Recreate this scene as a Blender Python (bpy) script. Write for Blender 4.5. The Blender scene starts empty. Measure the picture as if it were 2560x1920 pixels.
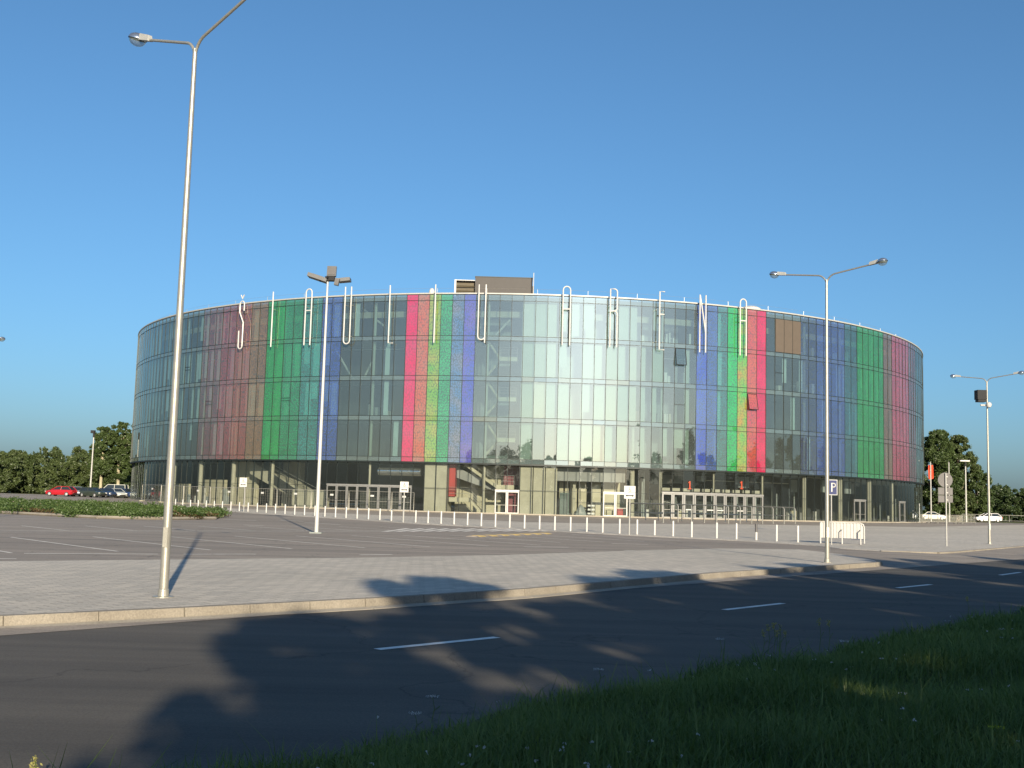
import bpy, math, random
import numpy as np
from mathutils import Vector, Matrix
R_ = math.radians
rnd = random.Random(7)
sc = bpy.context.scene
COL = sc.collection

# ------------------------------------------------------------------ camera model (photo pixels 2560x1920)
FPX, PITCH, ROLL, EYE = 2773.9, R_(5.977), R_(1.5766), 1.6
def ray(px, py):
    u = (px - 1280) / FPX; v = -(py - 960) / FPX
    a = u * math.cos(ROLL) - v * math.sin(ROLL); b = u * math.sin(ROLL) + v * math.cos(ROLL)
    return Vector((a, math.cos(PITCH) - b * math.sin(PITCH), math.sin(PITCH) + b * math.cos(PITCH)))
def ss(a, b, x):
    t = min(1, max(0, (x - a) / (b - a))); return t * t * (3 - 2 * t)
def gz(x, y):
    return 0.5 * ss(-30, -80, x) * ss(80, 150, y) + 0.22 * ss(40, 90, x) * ss(120, 190, y)
def gp(px, py, z=0.0):
    d = ray(px, py); zz = z
    for _ in range(25):
        t = (zz - EYE) / d.z if d.z < -1e-5 else 400
        t = min(t, 400); x, y = d.x * t, d.y * t
        zz = 0.5 * zz + 0.5 * (z + gz(x, y))
    return Vector((x, y, zz))
def at_depth(px, py, y):
    d = ray(px, py); t = y / d.y
    return Vector((d.x * t, y, EYE + d.z * t))
BX, BY, RAD = 2.659, 188.064, 63.193
def ang(px, py, r=RAD):
    d = ray(px, py); a = d.x ** 2 + d.y ** 2; b = -(d.x * BX + d.y * BY); c = BX * BX + BY * BY - r * r
    t = (-b - math.sqrt(max(0, b * b - a * c))) / a
    return math.degrees(math.atan2(d.x * t - BX, BY - d.y * t))
def angz(px, py, r=RAD):
    d = ray(px, py); a = d.x ** 2 + d.y ** 2; b = -(d.x * BX + d.y * BY); c = BX * BX + BY * BY - r * r
    t = (-b - math.sqrt(max(0, b * b - a * c))) / a
    return math.degrees(math.atan2(d.x * t - BX, BY - d.y * t)), EYE + d.z * t
RD = Vector((0.649, 0.761, 0)); RN = Vector((0.761, -0.649, 0))     # along / across the road
def so(s, o, z=0): p = RD * s + RN * o; return Vector((p.x, p.y, z))

# ------------------------------------------------------------------ object helpers
def tag(o, label=None, cat=None, group=None, kind=None):
    if label: o['label'] = label
    if cat: o['category'] = cat
    if group: o['group'] = group
    if kind: o['kind'] = kind
    return o
def thing(name, label, cat, loc=(0, 0, 0), rz=0, group=None):
    o = bpy.data.objects.new(name, None); COL.objects.link(o)
    o.location = loc; o.rotation_euler = (0, 0, rz); o.empty_display_size = 0.3
    return tag(o, label, cat, group)
def dup(root, loc, rz, label=None, group=None):
    r = root.copy(); COL.objects.link(r); r.location = loc; r.rotation_euler = (0, 0, rz)
    if label: r['label'] = label
    if group: r['group'] = group
    for ch in list(root.children):
        c = ch.copy(); COL.objects.link(c); c.parent = r
        for g in list(ch.children):
            d = g.copy(); COL.objects.link(d); d.parent = c
    return r

class MB:
    def __init__(s): s.v = []; s.f = []; s.m = []; s.uv = []
    def face(s, pts, m=0, uv=None):
        i = len(s.v); s.v += [tuple(p) for p in pts]; s.f.append(list(range(i, i + len(pts)))); s.m.append(m)
        s.uv.append(uv or [(p[0], p[1]) for p in pts])
    def mesh(s, verts, faces, m=0):
        i = len(s.v); s.v += [tuple(p) for p in verts]
        for f in faces:
            s.f.append([i + k for k in f]); s.m.append(m); s.uv.append([(verts[k][0], verts[k][2]) for k in f])
    def hexa(s, p, m=0):      # p: 4 bottom (ccw), 4 top
        s.mesh(p, [(3, 2, 1, 0), (4, 5, 6, 7), (0, 1, 5, 4), (1, 2, 6, 5), (2, 3, 7, 6), (3, 0, 4, 7)], m)
    def box(s, c, d, rz=0, m=0, M=None):
        x, y, z = d[0] / 2, d[1] / 2, d[2] / 2
        P = [Vector(q) for q in ((-x, -y, -z), (x, -y, -z), (x, y, -z), (-x, y, -z), (-x, -y, z), (x, -y, z), (x, y, z), (-x, y, z))]
        T = Matrix.Translation(Vector(c)) @ (M.to_4x4() if M else Matrix.Rotation(rz, 4, 'Z'))
        s.hexa([T @ q for q in P], m)
    def tube(s, pts, r, n=8, m=0, caps=True):
        pts = [Vector(p) for p in pts]; k = len(pts)
        rr = r if isinstance(r, (list, tuple)) else [r] * k
        rings = []; prev = None
        for i in range(k):
            t = (pts[min(i + 1, k - 1)] - pts[max(i - 1, 0)])
            t = t.normalized() if t.length > 1e-9 else Vector((0, 0, 1))
            if prev is None:
                a = Vector((0, 0, 1)) if abs(t.z) < .9 else Vector((1, 0, 0)); u = t.cross(a).normalized()
            else:
                u = (prev - t * prev.dot(t)).normalized()
            prev = u; w = t.cross(u)
            rings.append([pts[i] + (u * math.cos(2 * math.pi * j / n) + w * math.sin(2 * math.pi * j / n)) * rr[i] for j in range(n)])
        V = [p for g in rings for p in g]; F = []
        for i in range(k - 1):
            for j in range(n):
                F.append((i * n + j, i * n + (j + 1) % n, (i + 1) * n + (j + 1) % n, (i + 1) * n + j))
        if caps: F += [tuple(range(n - 1, -1, -1)), tuple(range((k - 1) * n, k * n))]
        s.mesh(V, F, m)
    def lathe(s, c, prof, n=16, m=0, M=None):     # prof: (r,z)
        V = []; F = []
        for r, z in prof:
            for j in range(n):
                p = Vector((r * math.cos(2 * math.pi * j / n), r * math.sin(2 * math.pi * j / n), z))
                V.append(Vector(c) + (M @ p if M else p))
        for i in range(len(prof) - 1):
            for j in range(n):
                F.append((i * n + j, i * n + (j + 1) % n, (i + 1) * n + (j + 1) % n, (i + 1) * n + j))
        s.mesh(V, F, m)
    def prism(s, poly, z0, z1, m=0):
        n = len(poly); V = [(p[0], p[1], z0) for p in poly] + [(p[0], p[1], z1) for p in poly]
        F = [tuple(range(n - 1, -1, -1)), tuple(range(n, 2 * n))] + [(i, (i + 1) % n, n + (i + 1) % n, n + i) for i in range(n)]
        s.mesh(V, F, m)
    def arcbox(s, a0, a1, r0, r1, z0, z1, seg=None, m=0):   # on the round building, local coords
        seg = seg or max(1, int(abs(a1 - a0) / 1.3)); V = []; F = []
        for i in range(seg + 1):
            a = R_(a0 + (a1 - a0) * i / seg); sa, ca = math.sin(a), -math.cos(a)
            V += [(r0 * sa, r0 * ca, z0), (r1 * sa, r1 * ca, z0), (r1 * sa, r1 * ca, z1), (r0 * sa, r0 * ca, z1)]
        for i in range(seg):
            b = 4 * i
            for j in range(4): F.append((b + j, b + (j + 1) % 4, b + 4 + (j + 1) % 4, b + 4 + j))
        if abs(a1 - a0) < 359.9: F += [(3, 2, 1, 0), tuple(4 * seg + q for q in range(4))]
        s.mesh(V, F, m)
    def build(s, name, mats, parent=None, smooth=False, loc=None, rz=0, uv=False, fixn=True):
        me = bpy.data.meshes.new(name); me.from_pydata(s.v, [], s.f)
        if not isinstance(mats, (list, tuple)): mats = [mats]
        for q in mats: me.materials.append(q)
        me.polygons.foreach_set('material_index', s.m)
        if uv:
            l = me.uv_layers.new(name='UVMap'); flat = [c for f in s.uv for p in f for c in p]
            l.data.foreach_set('uv', flat)
        if fixn:
            import bmesh
            bm = bmesh.new(); bm.from_mesh(me); bmesh.ops.recalc_face_normals(bm, faces=bm.faces); bm.to_mesh(me); bm.free()
        if smooth:
            me.polygons.foreach_set('use_smooth', [True] * len(me.polygons))
            try: me.set_sharp_from_angle(angle=R_(40))
            except Exception: pass
        me.update()
        o = bpy.data.objects.new(name, me); COL.objects.link(o)
        if parent: o.parent = parent
        if loc is not None: o.location = loc
        if rz: o.rotation_euler = (0, 0, rz)
        return o

# ------------------------------------------------------------------ materials
def newmat(name):
    m = bpy.data.materials.new(name); m.use_nodes = True; nt = m.node_tree; nt.nodes.clear()
    return m, nt, nt.nodes.new, nt.links.new
def mat(name, col, rough=0.6, metal=0.0, var=0.12, scale=3.0, bump=0.0, bscale=40.0, col2=None, coord='Object', spec=0.5, emit=None):
    m, nt, N, L = newmat(name)
    out = N('ShaderNodeOutputMaterial'); b = N('ShaderNodeBsdfPrincipled'); L(b.outputs[0], out.inputs[0])
    b.inputs['Roughness'].default_value = rough; b.inputs['Metallic'].default_value = metal
    b.inputs['Specular IOR Level'].default_value = spec
    tc = N('ShaderNodeTexCoord'); n1 = N('ShaderNodeTexNoise'); n1.inputs['Scale'].default_value = scale; n1.inputs['Detail'].default_value = 6
    n1.inputs['Roughness'].default_value = 0.65
    L(tc.outputs[coord], n1.inputs['Vector'])
    r = N('ShaderNodeValToRGB'); r.color_ramp.elements[0].position = .3; r.color_ramp.elements[1].position = .7
    c1 = [max(0, c * (1 - var)) for c in col]; c2 = [min(1, c * (1 + var)) for c in (col2 or col)]
    r.color_ramp.elements[0].color = (*c1, 1); r.color_ramp.elements[1].color = (*c2, 1)
    L(n1.outputs['Fac'], r.inputs[0]); L(r.outputs[0], b.inputs['Base Color'])
    if bump:
        n2 = N('ShaderNodeTexNoise'); n2.inputs['Scale'].default_value = bscale; n2.inputs['Detail'].default_value = 4
        L(tc.outputs[coord], n2.inputs['Vector'])
        bp = N('ShaderNodeBump'); bp.inputs['Strength'].default_value = bump; bp.inputs['Distance'].default_value = 0.02
        L(n2.outputs['Fac'], bp.inputs['Height']); L(bp.outputs[0], b.inputs['Normal'])
    if emit:
        b.inputs['Emission Color'].default_value = (*emit[0], 1); b.inputs['Emission Strength'].default_value = emit[1]
    return m

def ground_mat(name, ca, cb, cc, big=0.07, mid=0.6, fine=60, bump=0.25, pavers=None, rough=0.85, joints=None):
    """layered: large patches, mid-size stains, fine grain; optional pavers"""
    m, nt, N, L = newmat(name)
    out = N('ShaderNodeOutputMaterial'); b = N('ShaderNodeBsdfPrincipled'); L(b.outputs[0], out.inputs[0])
    b.inputs['Roughness'].default_value = rough; b.inputs['Specular IOR Level'].default_value = 0.3
    tc = N('ShaderNodeTexCoord'); V = tc.outputs['Object']
    def noise(s, d=5, ro=.6):
        n = N('ShaderNodeTexNoise'); n.inputs['Scale'].default_value = s; n.inputs['Detail'].default_value = d; n.inputs['Roughness'].default_value = ro
        L(V, n.inputs['Vector']); return n.outputs['Fac']
    def ramp(x, e):
        r = N('ShaderNodeValToRGB')
        r.color_ramp.elements[0].position, r.color_ramp.elements[0].color = e[0][0], (*e[0][1], 1)
        r.color_ramp.elements[1].position, r.color_ramp.elements[1].color = e[1][0], (*e[1][1], 1)
        L(x, r.inputs[0]); return r.outputs[0]
    def mix(f, a, c, mode='MIX'):
        x = N('ShaderNodeMix'); x.data_type = 'RGBA'; x.blend_type = mode
        if isinstance(f, float): x.inputs[0].default_value = f
        else: L(f, x.inputs[0])
        for k, q in ((6, a), (7, c)):
            if isinstance(q, tuple): x.inputs[k].default_value = (*q, 1)
            else: L(q, x.inputs[k])
        return x.outputs[2]
    c = ramp(noise(big, 5), [(.35, ca), (.65, cb)])
    st = ramp(noise(mid, 7, .7), [(.58, (0, 0, 0)), (.72, (1, 1, 1))])
    sep = N('ShaderNodeRGBToBW'); L(st, sep.inputs[0])
    mu = N('ShaderNodeMath'); mu.operation = 'MULTIPLY'; mu.inputs[1].default_value = .45; L(sep.outputs[0], mu.inputs[0])
    c = mix(mu.outputs[0], c, cc)
    g = ramp(noise(fine, 3, .8), [(.3, (.72, .72, .72)), (.75, (1.25, 1.25, 1.25))])
    c = mix(1.0, c, g, 'MULTIPLY')
    hs = noise(fine, 3)
    if pavers:
        br = N('ShaderNodeTexBrick'); br.inputs['Scale'].default_value = 1.0
        br.inputs['Brick Width'].default_value = pavers[0]; br.inputs['Row Height'].default_value = pavers[1]
        br.inputs['Mortar Size'].default_value = pavers[2]; br.inputs['Color1'].default_value = (.86, .86, .86, 1); br.inputs['Color2'].default_value = (1.1, 1.08, 1.05, 1)
        br.inputs['Mortar'].default_value = (.55, .54, .52, 1)
        mp = N('ShaderNodeMapping'); mp.inputs['Rotation'].default_value = (0, 0, -R_(49.5)); L(V, mp.inputs['Vector']); L(mp.outputs[0], br.inputs['Vector'])
        c = mix(1.0, c, br.outputs['Color'], 'MULTIPLY')
    if joints:                                       # worn wheel tracks and patches along the road
        mp = N('ShaderNodeMapping'); mp.inputs['Rotation'].default_value = (0, 0, -R_(49.5)); mp.inputs['Scale'].default_value = (.03, 1.1, 1)
        L(V, mp.inputs['Vector']); n = N('ShaderNodeTexNoise'); n.inputs['Scale'].default_value = 1.0; n.inputs['Detail'].default_value = 6; n.inputs['Roughness'].default_value = .7; L(mp.outputs[0], n.inputs['Vector'])
        c = mix(1.0, c, ramp(n.outputs['Fac'], [(.32, (.74, .74, .75)), (.68, (1.25, 1.23, 1.2))]), 'MULTIPLY')
        vc = N('ShaderNodeTexVoronoi'); vc.feature = 'DISTANCE_TO_EDGE'; vc.inputs['Scale'].default_value = .22
        wv = N('ShaderNodeVectorMath'); wv.operation = 'MULTIPLY_ADD'; wv.inputs[1].default_value = (1.6, 1.6, 1.6)
        nn = N('ShaderNodeTexNoise'); nn.inputs['Scale'].default_value = .9; nn.inputs['Detail'].default_value = 5; L(V, nn.inputs['Vector']); L(nn.outputs['Color'], wv.inputs[0]); L(V, wv.inputs[2]); L(wv.outputs[0], vc.inputs['Vector'])
        c = mix(1.0, c, ramp(vc.outputs['Distance'], [(.0, (.62, .62, .62)), (.006, (1, 1, 1))]), 'MULTIPLY')
    bp = N('ShaderNodeBump'); bp.inputs['Strength'].default_value = bump; bp.inputs['Distance'].default_value = .01
    L(hs, bp.inputs['Height']); L(bp.outputs[0], b.inputs['Normal'])
    L(c, b.inputs['Base Color'])
    return m

def glass_mat(name, tint, refl=0.05, ior=1.75, haze=0.05, hazecol=(.7, .8, .76), dots=None, rough=0.012):
    """thin coated facade glass; dots = (colour, cover, pattern scale, second colour): ceramic print"""
    m, nt, N, L = newmat(name)
    out = N('ShaderNodeOutputMaterial')
    tr = N('ShaderNodeBsdfTransparent'); tr.inputs[0].default_value = (*tint, 1)
    gl = N('ShaderNodeBsdfGlossy'); gl.inputs['Roughness'].default_value = rough; gl.inputs[0].default_value = (.92, 1, .975, 1)
    di = N('ShaderNodeBsdfDiffuse'); di.inputs[0].default_value = (*hazecol, 1)
    m1 = N('ShaderNodeMixShader'); m1.inputs[0].default_value = haze; L(tr.outputs[0], m1.inputs[1]); L(di.outputs[0], m1.inputs[2])
    body = m1.outputs[0]
    if dots:
        col, cover, sc_, col2 = dots
        uvn = N('ShaderNodeUVMap')
        mp = N('ShaderNodeMapping'); mp.inputs['Scale'].default_value = (1.0, .62, 1); L(uvn.outputs[0], mp.inputs['Vector'])
        vo = N('ShaderNodeTexVoronoi'); vo.inputs['Scale'].default_value = sc_; vo.inputs['Randomness'].default_value = .75; vo.voronoi_dimensions = '2D'
        L(mp.outputs[0], vo.inputs['Vector'])
        rp = N('ShaderNodeMapRange'); rp.inputs['From Min'].default_value = .22; rp.inputs['From Max'].default_value = .66
        rp.inputs['To Min'].default_value = min(1, cover + .17); rp.inputs['To Max'].default_value = max(0, cover - .22)
        L(vo.outputs['Distance'], rp.inputs[0])
        ns = N('ShaderNodeTexNoise'); ns.inputs['Scale'].default_value = .5; ns.inputs['Detail'].default_value = 3; L(uvn.outputs[0], ns.inputs['Vector'])
        r2 = N('ShaderNodeValToRGB'); r2.color_ramp.elements[0].position = .38; r2.color_ramp.elements[1].position = .66
        r2.color_ramp.elements[0].color = (*col, 1); r2.color_ramp.elements[1].color = (*col2, 1); L(ns.outputs['Fac'], r2.inputs[0])
        dk = N('ShaderNodeVectorMath'); dk.operation = 'SCALE'; dk.inputs['Scale'].default_value = .92; L(r2.outputs[0], dk.inputs[0])
        d2 = N('ShaderNodeBsdfDiffuse'); L(dk.outputs[0], d2.inputs[0])
        t2 = N('ShaderNodeBsdfTranslucent'); L(r2.outputs[0], t2.inputs[0])
        md = N('ShaderNodeMixShader'); md.inputs[0].default_value = .3; L(d2.outputs[0], md.inputs[1]); L(t2.outputs[0], md.inputs[2])
        m2 = N('ShaderNodeMixShader'); L(rp.outputs[0], m2.inputs[0]); L(body, m2.inputs[1]); L(md.outputs[0], m2.inputs[2])
        body = m2.outputs[0]
    fr = N('ShaderNodeFresnel'); gm = N('ShaderNodeNewGeometry'); mr = N('ShaderNodeMapRange')
    mr.inputs['To Min'].default_value = ior; mr.inputs['To Max'].default_value = 1 / ior
    L(gm.outputs['Backfacing'], mr.inputs[0]); L(mr.outputs[0], fr.inputs[0])
    ad = N('ShaderNodeMath'); ad.operation = 'ADD'; ad.use_clamp = True; ad.inputs[1].default_value = refl; L(fr.outputs[0], ad.inputs[0])
    m3 = N('ShaderNodeMixShader'); L(ad.outputs[0], m3.inputs[0]); L(body, m3.inputs[1]); L(gl.outputs[0], m3.inputs[2])
    L(m3.outputs[0], out.inputs[0])
    return m

def leaf_mat(name, a, b, trans=.35):
    m, nt, N, L = newmat(name)
    out = N('ShaderNodeOutputMaterial'); tc = N('ShaderNodeTexCoord')
    n = N('ShaderNodeTexNoise'); n.inputs['Scale'].default_value = .55; n.inputs['Detail'].default_value = 5; L(tc.outputs['Object'], n.inputs['Vector'])
    g = N('ShaderNodeNewGeometry'); oi = N('ShaderNodeObjectInfo')
    ad = N('ShaderNodeMath'); ad.operation = 'MULTIPLY_ADD'; ad.inputs[1].default_value = .35; L(g.outputs['Random Per Island'], ad.inputs[0]); L(n.outputs['Fac'], ad.inputs[2])
    r = N('ShaderNodeValToRGB'); r.color_ramp.elements[0].position = .42; r.color_ramp.elements[1].position = .92
    r.color_ramp.elements[0].color = (*a, 1); r.color_ramp.elements[1].color = (*b, 1); L(ad.outputs[0], r.inputs[0])
    d = N('ShaderNodeBsdfDiffuse'); t = N('ShaderNodeBsdfTranslucent'); L(r.outputs[0], d.inputs[0]); L(r.outputs[0], t.inputs[0])
    mx = N('ShaderNodeMixShader'); mx.inputs[0].default_value = trans; L(d.outputs[0], mx.inputs[1]); L(t.outputs[0], mx.inputs[2])
    gl = N('ShaderNodeBsdfGlossy'); gl.inputs['Roughness'].default_value = .45
    m2 = N('ShaderNodeMixShader'); m2.inputs[0].default_value = .03; L(mx.outputs[0], m2.inputs[1]); L(gl.outputs[0], m2.inputs[2])
    L(m2.outputs[0], out.inputs[0]); return m

M = dict(
    galv=mat('galvanised steel', (.36, .345, .30), .42, .55, .10, 9, .1, 60),
    white=mat('white paint', (.46, .45, .425), .45, 0, .05, 4),
    letter=mat('white lacquer', (.48, .47, .45), .35, 0, .04, 2),
    offwhite=mat('weathered white metal', (.36, .355, .33), .5, .1, .12, 6),
    dframe=mat('dark facade profile', (.012, .017, .016), .5, .2, .1, 3),
    gframe=mat('grey door profile', (.27, .265, .25), .4, .4, .1, 4),
    wframe=mat('white door profile', (.50, .48, .44), .45, 0, .06, 4),
    concrete=mat('board marked concrete', (.29, .27, .205), .85, 0, .14, .9, .2, 14),
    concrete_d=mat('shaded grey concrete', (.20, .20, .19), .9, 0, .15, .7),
    cream=mat('cream plaster', (.34, .31, .22), .8, 0, .1, .8),
    slab=mat('slab edge', (.20, .22, .21), .8, 0, .15, 1),
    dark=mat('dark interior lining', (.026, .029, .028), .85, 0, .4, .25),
    grey=mat('grey interior lining', (.17, .19, .185), .85, 0, .4, .3),
    pale=mat('pale interior lining', (.30, .32, .265), .85, 0, .12, .25),
    blind=mat('pale roller blind', (.33, .355, .30), .9, 0, .08, .6),
    blind_g=mat('grey roller blind', (.40, .46, .45), .9, 0, .12, .6),
    panel_g=mat('dark grey wall panel', (.13, .135, .13), .7, 0, .1, 1),
    roof=mat('roof membrane', (.30, .30, .29), .9, 0, .1, .3),
    brownmetal=mat('brown metal cladding', (.042, .037, .035), .6, .1, .08, .6),
    louvre=mat('brown perforated panel', (.085, .066, .05), .7, 0, .07, 2),
    red=mat('red painted wall', (.30, .018, .014), .6, 0, .1, 1),
    dkred=mat('dark red door leaf', (.13, .008, .018), .4, 0, .1, 1),
    orange=mat('orange lettering', (.36, .045, .012), .5, 0, .05, 2),
    black=mat('black plastic', (.008, .008, .009), .75, 0, .1, 4),
    signblue=mat('sign blue', (.001, .009, .085), .6, 0, .05, 3),
    signback=mat('bare sign back', (.10, .095, .095), .6, .3, .12, 5),
    signwhite=mat('sign white', (.47, .465, .44), .4, 0, .04, 3),
    rubber=mat('tyre rubber', (.02, .02, .02), .8, 0, .2, 10),
    rim=mat('wheel rim', (.62, .62, .60), .35, .6, .1, 10),
    carglass=mat('car window', (.02, .026, .03), .08, 0, .1, 2),
    lampglass=glass_mat('lamp bowl', (.75, .78, .78), .08, 1.5, .12),
    reflector=mat('polished lamp hood', (.60, .62, .64), .14, .9, .05, 6),
    bark=mat('bark', (.12, .10, .075), .9, 0, .3, 3, .5, 12),
    barkpale=mat('pale bark', (.34, .30, .20), .9, 0, .25, 3, .4, 12),
    marking=mat('worn road paint', (.70, .70, .67), .7, 0, .14, 5),
    marking_w=mat('faded lot paint', (.66, .62, .56), .8, 0, .22, 3),
    yellow=mat('yellow bump block', (.50, .36, .13), .7, 0, .15, 5),
    kerb=ground_mat('kerb concrete', (.205, .18, .145), (.275, .245, .20), (.12, .105, .085), .9, 3.5, 40, .3),
    gutter=ground_mat('gutter concrete', (.31, .275, .22), (.38, .34, .28), (.21, .18, .145), .9, 3, 40, .3),
    asphalt=ground_mat('road asphalt', (.072, .066, .058), (.098, .089, .078), (.058, .053, .048), .09, .7, 45, .35, joints=True),
    lot=ground_mat('lot asphalt', (.235, .206, .176), (.30, .262, .224), (.18, .158, .137), .05, .35, 30, .3, joints=True),
    paving=ground_mat('grey pavers', (.46, .425, .37), (.55, .505, .44), (.37, .345, .30), .10, .8, 30, .3, pavers=(.4, .2, .012)),
    field=ground_mat('field grass', (.07, .085, .02), (.12, .11, .035), (.05, .065, .016), .03, .3, 6, .6),
    soil=ground_mat('verge soil', (.025, .032, .012), (.035, .042, .016), (.03, .025, .014), .4, 2, 30, .6),
)
LEAF = dict(
    dark=leaf_mat('dark foliage', (.024, .042, .014), (.070, .105, .034)),
    mid=leaf_mat('mid foliage', (.036, .060, .018), (.10, .142, .045)),
    olive=leaf_mat('olive foliage', (.045, .068, .022), (.115, .148, .052)),
    shrub=leaf_mat('shrub foliage', (.040, .075, .018), (.105, .155, .045)),
    rust=leaf_mat('rusty shrub foliage', (.07, .045, .022), (.14, .085, .04)),
    grass=leaf_mat('verge grass blades', (.075, .128, .028), (.20, .26, .066), .4),
    straw=leaf_mat('dry seed heads', (.30, .28, .08), (.50, .46, .18), .4),
    flower=leaf_mat('white blossoms', (.40, .42, .42), (.62, .64, .64), .3),
    yellowflower=leaf_mat('yellow blossoms', (.32, .42, .03), (.5, .55, .05), .3),
)
CLEAR = glass_mat('facade glass', (.47, .59, .565), .05, 2.15, .075, (.50, .59, .56))
CLEARG = glass_mat('storefront glass', (.80, .84, .82), .02, 1.5, .015)
SPAN = glass_mat('spandrel glass', (.29, .37, .365), .05, 2.15, .28, (.25, .315, .31))

# ------------------------------------------------------------------ sky, sun, camera
SUN_EL = R_(17.0)
sh = Vector((-0.247, 0.969, 0)).normalized()            # direction the shadows run
sdir = Vector((-sh.x * math.cos(SUN_EL), -sh.y * math.cos(SUN_EL), math.sin(SUN_EL)))   # towards the sun
w = bpy.data.worlds.new('World'); sc.world = w; w.use_nodes = True
nt = w.node_tree; nt.nodes.clear()
wo = nt.nodes.new('ShaderNodeOutputWorld'); bg = nt.nodes.new('ShaderNodeBackground'); sky = nt.nodes.new('ShaderNodeTexSky')
sky.sky_type = 'NISHITA'; sky.sun_disc = False; sky.sun_elevation = SUN_EL; sky.sun_rotation = math.atan2(sdir.x, sdir.y)
sky.altitude = 0; sky.air_density = 1.0; sky.dust_density = 1.6; sky.ozone_density = 7.0
bg.inputs['Strength'].default_value = 0.076
hsv = nt.nodes.new('ShaderNodeHueSaturation'); hsv.inputs['Hue'].default_value = .490; hsv.inputs['Saturation'].default_value = .97; hsv.inputs['Value'].default_value = 1.12
nt.links.new(sky.outputs[0], hsv.inputs['Color']); nt.links.new(hsv.outputs[0], bg.inputs[0]); nt.links.new(bg.outputs[0], wo.inputs[0])
sl = bpy.data.lights.new('sun', 'SUN'); sl.energy = 5.0; sl.angle = R_(.53); sl.color = (1.0, .87, .66)
so_ = bpy.data.objects.new('sun', sl); COL.objects.link(so_); so_.location = (30, -60, 60)
so_.rotation_euler = sdir.to_track_quat('Z', 'Y').to_euler()
cam = bpy.data.cameras.new('camera'); co = bpy.data.objects.new('camera', cam); COL.objects.link(co)
cam.sensor_width = 36; cam.lens = FPX / 2560 * 36; cam.clip_start = .1; cam.clip_end = 6000
co.location = (0, 0, EYE)
co.rotation_euler = (Matrix.Rotation(math.pi / 2 + PITCH, 4, 'X') @ Matrix.Rotation(ROLL, 4, 'Z')).to_euler()
sc.camera = co
sc.view_settings.view_transform = 'Standard'; sc.view_settings.look = 'None'; sc.view_settings.exposure = 0.80; sc.view_settings.gamma = 1
cy = sc.cycles
cy.max_bounces = 10; cy.transparent_max_bounces = 24; cy.diffuse_bounces = 3; cy.glossy_bounces = 4; cy.transmission_bounces = 6
cy.caustics_reflective = True; cy.blur_glossy = 1.0; cy.sample_clamp_indirect = 4.0
cy.use_denoising = True

# ------------------------------------------------------------------ ground
def sheet(name, ss_, os_, zf, m, keep=None):
    mb = MB(); V = []; F = []; no = len(os_)
    for s in ss_:
        for o in os_:
            p = so(s, o); V.append((p.x, p.y, zf(p.x, p.y, o)))
    for i in range(len(ss_) - 1):
        for j in range(no - 1):
            f = (i * no + j, i * no + j + 1, (i + 1) * no + j + 1, (i + 1) * no + j)
            if keep:
                cx = sum(V[k][0] for k in f) / 4; cyy = sum(V[k][1] for k in f) / 4
                if not keep(cx, cyy): continue
            F.append(f)
    mb.mesh(V, F); return tag(mb.build(name, m), kind='structure')
lin = lambda a, b, n: [a + (b - a) * i / (n - 1) for i in range(n)]
sheet('ground', [-1500, -600, -300] + lin(-150, 400, 56) + [700, 1800], [-2500, -1200, -700, -400] + lin(-300, 60, 61) + [300, 1200],
      lambda x, y, o: gz(x, y) - .32, M['field'])
sheet('road', lin(-200, 400, 61), [-13.4, -9.2, -4.9], lambda x, y, o: -.13, M['asphalt'])
sheet('parking_lot', lin(-160, 260, 141), [-12.98, -13.4, -14.4, -15.6, -17, -18.5] + lin(-20, -230, 71),
      lambda x, y, o: gz(x, y) - .012 - .114 * (1 - ss(-12.8, -17.5, o)), M['lot'],
      lambda x, y: x > -150 and y < 178 - .02 * abs(x) and x < 130)
def wig(pts, closed=False): return [(p.x, p.y) for p in pts]
isl_front = [gp(a, b) for a, b in ((0, 1540), (450, 1519.5), (900, 1497), (1297, 1473), (1782, 1432), (2150, 1408.5))]
d0 = (isl_front[1] - isl_front[0]).normalized()
isl_front = [isl_front[0] - d0 * 60] + isl_front
isl_back = [gp(a, b) for a, b in ((2190, 1401), (2100, 1385), (2000, 1373.5), (1798, 1371), (1623, 1375), (1257, 1387.5), (900, 1394), (395, 1399), (0, 1403))]
isl_end = [gp(2178, 1407), gp(2194, 1404.5)]
d1 = (isl_back[-1] - isl_back[-2]).normalized()
isl_back = isl_back + [isl_back[-1] + d1 * 60]
mb = MB(); mb.prism(wig(isl_front + isl_end + isl_back), -.25, 0.0)
tag(mb.build('pavement', M['paving']), kind='structure')
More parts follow.
